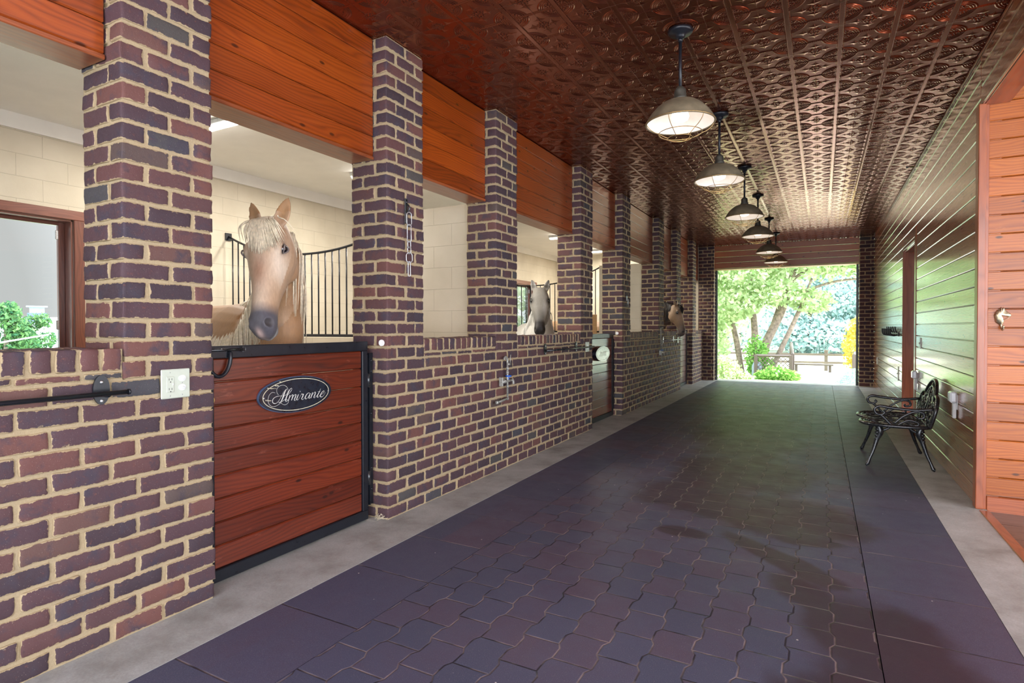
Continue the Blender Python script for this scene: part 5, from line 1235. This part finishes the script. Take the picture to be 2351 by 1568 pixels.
# ------------------------------------------------------------------ horses
def sm(t): return t*t*(3-2*t)
HEAD = [  # s, z top (face side), z bottom (jaw side), half width, roundness
    (-.05, .035, -.110, .050), (.00, .062, -.135, .066), (.08, .078, -.160, .082), (.17, .086, -.190, .096), (.26, .088, -.205, .103), (.34, .082, -.203, .097), (.42, .074, -.182, .085),
    (.50, .067, -.142, .072), (.60, .060, -.112, .060), (.70, .054, -.098, .052), (.80, .053, -.092, .051), (.88, .050, -.094, .056), (.94, .038, -.092, .055), (.985, .012, -.082, .044), (1.01, -.018, -.060, .022)]
def horse(name, poll, muzzle, face, body, L=.60, colf=None, lab='', group=None, mane_col=None, eye_open=1, ear=(.10, .10), mane_side=1, forelock=True, mane_mat=None, legs=True, mane_n=260, fl_n=110, vox=.0075, wide=1.0, mane_len=1.0):
    """poll, muzzle: world points; face: direction the forehead faces; body: list of (point, half width, half height) from neck to rump"""
    poll = np.array(poll, float); muzzle = np.array(muzzle, float)
    Y = muzzle-poll; L = np.linalg.norm(Y); Y = Y/L; Z = np.array(face, float); Z -= Y*np.dot(Z, Y); Z /= np.linalg.norm(Z); Xx = np.cross(Y, Z)  # lateral
    def W(l): l = np.atleast_2d(l); return poll+l[:, 0:1]*Xx+l[:, 1:2]*Y+l[:, 2:3]*Z
    k = L/.60
    m = MB(); seg = 28; V = []; F = []
    H_ = np.array(HEAD); ss = np.linspace(H_[0, 0], H_[-1, 0], 40); zt = np.interp(ss, H_[:, 0], H_[:, 1])*k; zb = np.interp(ss, H_[:, 0], H_[:, 2])*k; hw = np.interp(ss, H_[:, 0], H_[:, 3])*k
    def smo(a):
        for _ in range(2): a = np.concatenate([[a[0]], .25*a[:-2]+.5*a[1:-1]+.25*a[2:], [a[-1]]])
        return a
    zt, zb, hw = smo(zt), smo(zb), smo(hw)
    for i, s in enumerate(ss):
        for j in range(seg):
            t = 2*PI*j/seg; ct, st = math.cos(t), math.sin(t); e = .80
            x = wide*hw[i]*math.copysign(abs(ct)**e, ct); zc, hh = (zt[i]+zb[i])/2, (zt[i]-zb[i])/2; z = zc+hh*math.copysign(abs(st)**.85, st)
            f_ = (z-zc)/hh   # narrow the jaw underside, keep the brow wide
            narrow = 1-.42*max(0, -f_)**1.3*(1 if s < .5 else .45)
            if .5 < s < .82: narrow *= 1-.12*max(0, f_)
            V.append((x*narrow, s*L, z))
    for i in range(len(ss)-1):
        for j in range(seg): F.append((i*seg+j, i*seg+(j+1) % seg, (i+1)*seg+(j+1) % seg, (i+1)*seg+j))
    F.append(tuple(range(seg))[::-1]); F.append(tuple((len(ss)-1)*seg+j for j in range(seg)))
    m.add(W(np.array(V)), F)
    def lb(c, r, **kw):
        q = MB(); q.ball((0, 0, 0), r, 16); v = np.array(q.V[0])+np.array(c); m.add(W(v*np.array([1, 1, 1])), q.F)
    for sx in (-1, 1):
        lb((sx*.080*k, .245*L, .038*k), (.030*k, .050*k, .030*k))          # brow ridge
        lb((sx*.052*k, .30*L, -.105*k), (.040*k, .095*k, .085*k))          # jowl
        lb((sx*.046*k, .46*L, .010*k), (.024*k, .11*k, .020*k))            # cheek crest
        lb((sx*.034*k, .895*L, .012*k), (.026*k, .040*k, .030*k))          # nostril rim
    lb((0, .955*L, -.070*k), (.034*k, .034*k, .026*k)); lb((0, .905*L, -.100*k), (.030*k, .040*k, .026*k))  # lips and chin
    # ears: curved leaf with an open cup
    earc = []
    for sx in (-1, 1):
        base = np.array([sx*.060*k*wide, -.012*L, .030*k]); up = np.array([sx*ear[0], -1, ear[1]]); up /= np.linalg.norm(up); EL = .158*k
        fr = np.array([sx*.30, 0, 1.0]); fr -= up*np.dot(fr, up); fr /= np.linalg.norm(fr); sd = np.cross(up, fr)
        V = []; F = []; n1 = 14; sg = 18
        for i in range(n1):
            t = i/(n1-1); wv = .040*k*math.sin(PI*min(1, (.16+.84*t)**.85))**.75*(1-.15*t)+.004; c = base+up*EL*(t-.12)
            for j in range(sg):
                a = 2*PI*j/sg; dx = wv*math.cos(a); dz = wv*.62*math.sin(a)
                if dz > 0: dz = dz*.25-(.016*k)*(1-abs(math.cos(a))**1.3)*math.sin(PI*min(1, t*1.15+.05))   # hollow front
                V.append(c+sd*dx+fr*dz)
        for i in range(n1-1):
            for j in range(sg): F.append((i*sg+j, i*sg+(j+1) % sg, (i+1)*sg+(j+1) % sg, (i+1)*sg+j))
        F.append(tuple(range(sg))[::-1]); F.append(tuple((n1-1)*sg+j for j in range(sg))); m.add(W(np.array(V)), F); earc.append((base, up, fr, EL, sd))
    # neck and trunk as one lofted tube
    pts = [W([(0, .02*L, -.02*k)])[0], W([(0, .10*L, -.085*k)])[0]]; hws = [.055, .085]; hhs = [.06, .12]
    P = np.array(pts[:1]+[np.array(b[0], float) for b in body]); HW = np.array([hws[0]]+[b[1] for b in body]); HH = np.array([hhs[0]]+[b[2] for b in body])
    Pc = catmull(P, 8); tt = np.linspace(0, 1, len(Pc)); HW = np.interp(tt, np.linspace(0, 1, len(HW)), HW); HH = np.interp(tt, np.linspace(0, 1, len(HH)), HH)
    T = np.gradient(Pc, axis=0); T /= np.linalg.norm(T, axis=1)[:, None]; sg = 26; V = []; F = []
    wh = np.array([0, 0, 1.])
    for i in range(len(Pc)):
        N = np.cross(T[i], wh)
        if i == 0 or np.linalg.norm(N) < .3: N = N+.0001
        N /= np.linalg.norm(N); U = np.cross(N, T[i])
        for j in range(sg):
            a = 2*PI*j/sg; V.append(Pc[i]+N*HW[i]*math.cos(a)+U*HH[i]*math.sin(a))
    for i in range(len(Pc)-1):
        for j in range(sg): F.append((i*sg+j, i*sg+(j+1) % sg, (i+1)*sg+(j+1) % sg, (i+1)*sg+j))
    F.append(tuple(range(sg))[::-1]); F.append(tuple((len(Pc)-1)*sg+j for j in range(sg))); m.add(V, F)
    # throat link between jaw and neck
    q0 = W([(0, .20*L, -.13*k)])[0]; q1 = np.array(body[1][0], float); 
    m.tube(catmull([q0, (q0+np.array(body[0][0]))/2, np.array(body[0][0], float)], 4), np.linspace(.075, .10, 9)*k, 14)
    fr_, rr_ = np.array(body[2][0], float), np.array(body[-2][0], float); dirb = rr_-fr_; dirb[2] = 0; dirb /= np.linalg.norm(dirb); nb = np.array([-dirb[1], dirb[0], 0])
    if legs:
        for sgn in (-1, 1):
            f0 = fr_+nb*sgn*.15; f0[2] = 1.0
            pt = [f0, f0+[0, 0, -.30], f0+[0, 0, -.52]+dirb*.02, f0+[0, 0, -.82], f0+[0, 0, -.92]-dirb*.03, f0+[0, 0, -1.0]-dirb*.05]
            m.tube(catmull(pt, 5), np.interp(np.linspace(0, 1, 26), [0, .2, .4, .5, .8, .9, 1], [.13, .085, .048, .034, .030, .042, .055]), 12)
            h0 = rr_+nb*sgn*.15; h0[2] = 1.05
            pt = [h0, h0+[0, 0, -.28]-dirb*.10, h0+[0, 0, -.55]+dirb*.10, h0+[0, 0, -.82]+dirb*.05, h0+[0, 0, -.96]+dirb*.0, h0+[0, 0, -1.05]-dirb*.03]
            m.tube(catmull(pt, 5), np.interp(np.linspace(0, 1, 26), [0, .2, .4, .6, .8, .9, 1], [.18, .12, .055, .038, .034, .044, .055]), 12)
    tmp = m.build('tmp', MT['dark'], normals=True)
    rm = tmp.modifiers.new('r', 'REMESH'); rm.mode = 'VOXEL'; rm.voxel_size = vox; rm.use_smooth_shade = True
    s2 = tmp.modifiers.new('s', 'SMOOTH'); s2.factor = .5; s2.iterations = 5
    dg = bpy.context.evaluated_depsgraph_get(); me = bpy.data.meshes.new_from_object(tmp.evaluated_get(dg)); bpy.data.objects.remove(tmp)
    n = len(me.vertices); co = np.zeros(n*3); me.vertices.foreach_get('co', co); co = co.reshape(-1, 3)
    l = (co-poll) @ np.stack([Xx, Y, Z], 1); lx, ly, lz = l[:, 0]/k, l[:, 1]/L, l[:, 2]/k
    # carve nostrils, mouth line and eye sockets
    disp = np.zeros((n, 3)); dark = np.zeros(n)
    lx0 = lx; lx = lx/wide
    for sx in (-1, 1):
        d = np.sqrt(((lx-sx*.047)/.017)**2+((ly-.905)/.040)**2+((lz-.014)/.030)**2); w_ = np.clip(1-d, 0, 1)**.7; dark = np.maximum(dark, np.clip(w_*2.6, 0, 1))
        disp += (w_*-.020*k*sx)[:, None]*Xx
        d = np.sqrt(((lx-sx*.098)/.05)**2+((ly-.262)/.055)**2+((lz-.026)/.024)**2); w_ = np.clip(1-d, 0, 1)
        disp += (w_*-.016*k*sx)[:, None]*Xx
    ml = np.clip(1-np.abs(lz+.062+.1*(ly-.95))/.007, 0, 1)*np.clip((ly-.80)/.04, 0, 1)*(np.abs(ly-.9) < .12); inhead = (ly > -.1)&(ly < 1.05)&(np.abs(lx) < .13)&(np.abs(lz) < .26)
    disp += (ml*inhead*-.004)[:, None]*np.sign(l[:, 0])[:, None]*Xx; dark = np.maximum(dark, ml*.6)
    co2 = co+disp; me.vertices.foreach_set('co', co2.ravel()); 
    eard = np.zeros(n)
    for (bs, up, fr, EL, sd) in earc:
        rel = l-bs; u = rel@up/EL; f2 = rel@fr; s_ = rel@sd; eard = np.maximum(eard, np.clip((u-.02)/.15, 0, 1)*np.clip((1.0-u)/.1, 0, 1)*(np.abs(s_) < .033*k)*np.clip(1-np.abs(s_)/(.033*k), 0, 1)**.6*(f2 > -.020*k))
        col = colf(lx, ly, lz, co, inhead, dark*inhead, eard)
    at = me.color_attributes.new('coat', 'FLOAT_COLOR', 'POINT'); at.data.foreach_set('color', np.concatenate([np.clip(col, 0, 1), np.ones((n, 1))], 1).ravel())
    me.materials.clear(); me.materials.append(MT['coat'])
    me.polygons.foreach_set('use_smooth', np.ones(len(me.polygons), bool)); me.name = 'horse'
    o = bpy.data.objects.new('horse', me); COL.objects.link(o); tag(o, lab, 'horse')
    # eyes with lids
    for sx in (-1, 1):
        m = MB(); c = W([(sx*.090*k*(.5+.5*wide), .262*L, .026*k)])[0]; m.ball(c, .0235*k, 16); m.build('eye', MT['eye'], o)
        for sgn, mt in ((1, 'lid'), (-1, 'lid')):
            m = MB(); P = []
            for t in np.linspace(-1, 1, 11): P.append(W([(sx*(.1105-.016*t*t)*k*(.5+.5*wide), (.262+.045*t)*L, (.026+sgn*(.019*(1-t*t))+.002)*k)])[0])
            m.tube(P, [.002+.0035*math.sin(PI*(i+.5)/11) for i in range(11)], 8); m.build('eyelid', MT[name+'_lid'], o)
    # hair
    def strand(m, P, r0, w_=.0): 
        Pc = catmull(P, 4); nn = len(Pc); m.tube(Pc, r0*np.interp(np.linspace(0, 1, nn), [0, .2, .7, 1], [.7, 1, .8, .15]), 4, rnd=np.full(1, .5) if False else random.random())
    rr = random.Random(hash(name) % 1000 if False else len(lab))
    random.seed(11)
    if forelock:
        m = MB()
        for i in range(fl_n):
            a = rr.gauss(0, .6); x0 = .050*a; ln = rr.uniform(.20, .36)*(1-.2*abs(a)); xe = x0*1.35+rr.uniform(-.02, .02)+forelock*.02
            q = [(x0*.6, -.03, .055+rr.uniform(-.01, .012)), (x0*.85, .03, .088+rr.uniform(0, .014)), (x0+(xe-x0)*.5, ln*.5, .098+rr.uniform(0, .010)), (xe, ln, .092+rr.uniform(0, .006)-abs(xe)*.35)]
            strand(m, W(np.array([(p[0]*k, p[1]*L, p[2]*k) for p in q])), .0042*k)
        m.build('forelock', mane_mat, o)
    # mane: roots along the crest (top of the neck), falling to one side
    m = MB(); i1 = int(len(Pc)*.50)
    for i in range(mane_n):
        t = rr.random()**.9*(i1-1); a = int(t); fq = t-a; p = Pc[a]*(1-fq)+Pc[a+1]*fq; tv = T[a]; N = np.cross(tv, wh); N /= np.linalg.norm(N)+1e-9; U = np.cross(N, tv); hh = HH[a]; ww = HW[a]
        sd = mane_side if rr.random() < .82 else -mane_side
        dn = np.array([0, 0, -1.])
        root_ = p+U*hh*.97; ln = rr.uniform(.24, .40)*mane_len
        q = [root_, root_+U*.015+N*sd*.03+rr.uniform(-.01, .01), p+N*sd*(ww*.80+.012)+U*hh*.45, p+N*sd*(ww+.022+rr.uniform(0, .015))+U*hh*.0+dn*.05, p+N*sd*(ww+.015+rr.uniform(0, .02))+dn*(ln*.75)+tv*rr.uniform(-.04, .04)]
        strand(m, np.array(q), .0062*k)
    m.build('mane', mane_mat, o)
    return o
def mixc(a, b, t): t = np.clip(t, 0, 1)[:, None]; return np.array(a)*(1-t)+np.array(b)*t if np.ndim(a) == 1 else a*(1-t)+np.array(b)*t
def col_palomino(x, y, z, co, ih, dk, er):
    n_ = len(x); base = np.tile((.36, .19, .085), (n_, 1)); b = base.copy()
    b = mixc(b, (.46, .29, .17), ih*np.clip((.9-y)/.2, 0, 1))
    b = mixc(b, (.66, .53, .41), ih*np.clip(1-np.abs(x)/.07, 0, 1)*np.clip((z+.02)/.06, 0, 1)*.8)
    b = mixc(b, (.36, .17, .095), ih*np.exp(-((y-.47)/.15)**2-((x+.0)/.035)**2)*(z > 0)*.75)
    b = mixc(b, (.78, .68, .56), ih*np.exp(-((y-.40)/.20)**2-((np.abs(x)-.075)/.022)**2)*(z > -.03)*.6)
    b = mixc(b, (.42, .22, .10), ih*np.clip((-z-.07)/.06, 0, 1)*np.clip((.75-y)/.2, 0, 1)*.6)  # cheek edges and jaw underside darker: shade put into the coat for depth
    b = mixc(b, (.065, .070, .095), ih*np.clip((y-.73)/.10, 0, 1)*.95)
    b = mixc(b, (.45, .44, .42), ih*np.exp(-((z+.085)/.02)**2)*np.clip((y-.86)/.05, 0, 1)*.8)
    b = mixc(b, (.70, .50, .45), ih*np.exp(-((y-.985)/.03)**2-(x/.014)**2)*.8)
    b = mixc(b, (.10, .08, .08), ih*np.exp(-((np.abs(x)-.095)/.03)**2-((y-.262)/.055)**2-((z-.026)/.022)**2)*.85)
    b = mixc(b, (.36, .20, .09), er*.85); b = mixc(b, (.035, .03, .035), dk); return b
def col_grey(x, y, z, co, ih, dk, er):
    n_ = len(x); b = np.tile((.66, .66, .64), (n_, 1))
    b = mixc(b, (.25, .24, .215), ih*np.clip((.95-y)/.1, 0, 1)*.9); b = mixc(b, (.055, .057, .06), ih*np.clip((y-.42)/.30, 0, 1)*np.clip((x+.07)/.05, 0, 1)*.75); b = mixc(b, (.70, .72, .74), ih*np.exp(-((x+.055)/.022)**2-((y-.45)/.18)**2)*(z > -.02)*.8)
    b = mixc(b, (.012, .013, .017), ih*np.clip((y-.70)/.07, 0, 1)); b = mixc(b, (.03, .03, .03), ih*np.exp(-((np.abs(x)-.088)/.035)**2-((y-.27)/.065)**2-((z-.035)/.05)**2)*1.3)
    b = mixc(b, (.07, .07, .07), er*.9); b = mixc(b, (.01, .01, .01), dk); return b
def col_buckskin(x, y, z, co, ih, dk, er):
    n_ = len(x); b = np.tile((.30, .18, .095), (n_, 1))
    b = mixc(b, (.36, .24, .14), ih*.8); b = mixc(b, (.60, .45, .36), ih*np.exp(-((y-.33)/.14)**2-(x/.022)**2)*(z > 0)*.8)
    b = mixc(b, (.06, .05, .05), ih*np.clip((y-.52)/.30, 0, 1)*.85); b = mixc(b, (.55, .32, .28), ih*np.exp(-((y-.93)/.06)**2-((x-.0)/.03)**2)*(z > 0)*.4)
    b = mixc(b, (.03, .025, .025), ih*np.exp(-((np.abs(x)-.095)/.04)**2-((y-.262)/.08)**2-((z-.026)/.035)**2)*.9)
    b = mixc(b, (.30, .22, .14), er*.7); b = mixc(b, (.01, .01, .01), dk); return b
MT['coat'] = coatmat('horse_coat')
MT['hair_cream'] = simple('cream_hair', (.66, .57, .42), .45, nscale=60, var=.22); MT['hair_white'] = simple('white_hair', (.62, .62, .60), .5, nscale=60, var=.12); MT['hair_black'] = simple('black_hair', (.018, .014, .012), .45, nscale=60, var=.4)
MT['palomino_lid'] = simple('grey_lid', (.16, .13, .12), .5); MT['grey_lid'] = simple('dark_lid', (.05, .05, .05), .5); MT['buckskin_lid'] = simple('black_lid', (.025, .02, .02), .5)
def at(px, py, d):
    a = ray_px(px, py); dd = -a[0]*math.sin(TH)+a[1]*math.cos(TH); p = np.array([0, 0, HC])+a*d/dd; return p
RGT = np.array([math.cos(TH), math.sin(TH), 0]); FWD = np.array([-math.sin(TH), math.cos(TH), 0])
# golden horse: looks out over the nearest gate, face turned to the camera
poll = at(622, 520, 3.38); muz = at(597, 770, 3.15)
horse('palomino', poll, muz, -FWD*1.0+RGT*-.17+np.array([0, 0, .25]),
      [(at(652, 600, 3.54), .095, .16), (at(636, 690, 3.64), .135, .22), (at(608, 800, 3.76), .20, .30), (at(560, 812, 4.1), .27, .36), (at(505, 805, 4.6), .30, .36), (at(470, 802, 5.1), .30, .36), (at(450, 800, 5.45), .26, .33), (at(440, 800, 5.65), .14, .20)],
      colf=col_palomino, lab='golden palomino horse with a cream forelock looking out over the nearest gate', mane_mat=MT['hair_cream'], mane_side=-1, ear=(.30, .05), forelock=-.6, wide=1.12, fl_n=420, mane_n=430, mane_len=1.5)
# white horse in the middle stall
poll = at(1240, 667, 7.55); muz = at(1239, 767, 7.30)
horse('grey', poll, muz, -FWD*1.0+RGT*-.05+np.array([0, 0, .22]),
      [(at(1243, 700, 7.72), .085, .15), (at(1240, 738, 7.85), .15, .24), (at(1234, 785, 8.0), .25, .34), (at(1222, 800, 8.4), .27, .37), (at(1214, 795, 9.0), .31, .37), (at(1208, 795, 9.5), .30, .36), (at(1204, 795, 9.85), .14, .22)],
      colf=col_grey, lab='white grey horse with a dark muzzle looking over the middle half wall', mane_mat=MT['hair_white'], mane_side=-1, ear=(.25, .05), forelock=False, mane_n=120, vox=.010, wide=1.28)
# brown horse leaning its head out beside the far pillars
poll = at(1552, 704, 10.75); muz = at(1571, 769, 10.55)
horse('buckskin', poll, muz, RGT*.95-FWD*.75+np.array([0, 0, .3]),
      [(at(1541, 714, 10.86), .085, .16), (at(1526, 718, 10.96), .11, .19), (at(1500, 722, 11.15), .12, .20), ((-3.45, 11.15, 1.15), .20, .32), ((-3.9, 11.1, 1.04), .29, .36), ((-4.6, 11.1, 1.05), .30, .36), ((-5.1, 11.15, 1.05), .26, .34), ((-5.35, 11.15, 1.05), .14, .20)],
      colf=col_buckskin, lab='brown horse with a black mane leaning its head out past the far pillars', mane_mat=MT['hair_black'], mane_side=-1, ear=(.25, .05), forelock=.5, mane_n=160, vox=.010)

# ------------------------------------------------------------------ small leftovers
m = MB(); random.seed(9)
for i in range(14):
    a = random.uniform(-.3, 1.6); L = random.uniform(.03, .09); y = 2.88+random.uniform(-.02, .02); x = XL-.08+random.uniform(-.02, .03)
    m.tube([(x, y, .006+i*.0012), (x+L*.6*math.sin(a), y+L*math.cos(a)*.4, .012+random.uniform(0, .035)), (x+L*math.sin(a), y+L*math.cos(a)*.7, .006+random.uniform(0, .04))], .0012, 4)
tag(m.build('straw_wisp', MT['hair_cream']), 'small wisp of straw on the concrete at the foot of the chain pillar', 'straw', kind='stuff')
y_, z_ = onX(XR, 2100, 380)
r = empty('wall_bracket', (XR, y_, z_), 'small dark bracket high on the right board wall under the ceiling', 'bracket')
m = MB(); m.tube([(XR+.003, y_, z_), (XR-.05, y_, z_-.004)], .016, 10); adopt(r, m.build('stub', MT['brass'])); m = MB(); m.tube([(XR-.05, y_, z_-.004), (XR-.085, y_, z_-.012)], .011, 10); adopt(r, m.build('tip', MT['black']))

# ------------------------------------------------------------------ groups of repeated things
GR = {'brick_pillar': 'brick pillars between the stall openings', 'brick_half_wall': 'brick half walls under the stall openings', 'brick_pier': 'brick piers framing the far doorway',
      'wood_header': 'pine headers over the openings', 'stall_gate': 'board stall gates along the left side', 'name_plate': 'oval plates on the stall gates', 'blanket_bar': 'blanket bars on the half walls',
      'water_tap': 'pipe water taps on the half walls', 'round_sticker': 'white stickers on the gate pillars', 'tie_ring': 'steel tie rings on the far pillars', 'switch_plate': 'wall plates', 'outlet_box': 'covered outlet boxes on the right wall',
      'stall_partition': 'barred partitions between stalls', 'ceiling_light': 'strip lights over the stalls', 'horse': 'horses in the stalls', 'deck_railing': 'railings around the deck', 'shrub': 'shrubs outside the far doorway', 'door_track': 'door tracks of the far doorway'}
for o in list(bpy.data.objects):
    g = GR.get(o.name.split('.')[0])
    if g and o.parent is None and 'label' in o and 'group' not in o: o['group'] = g
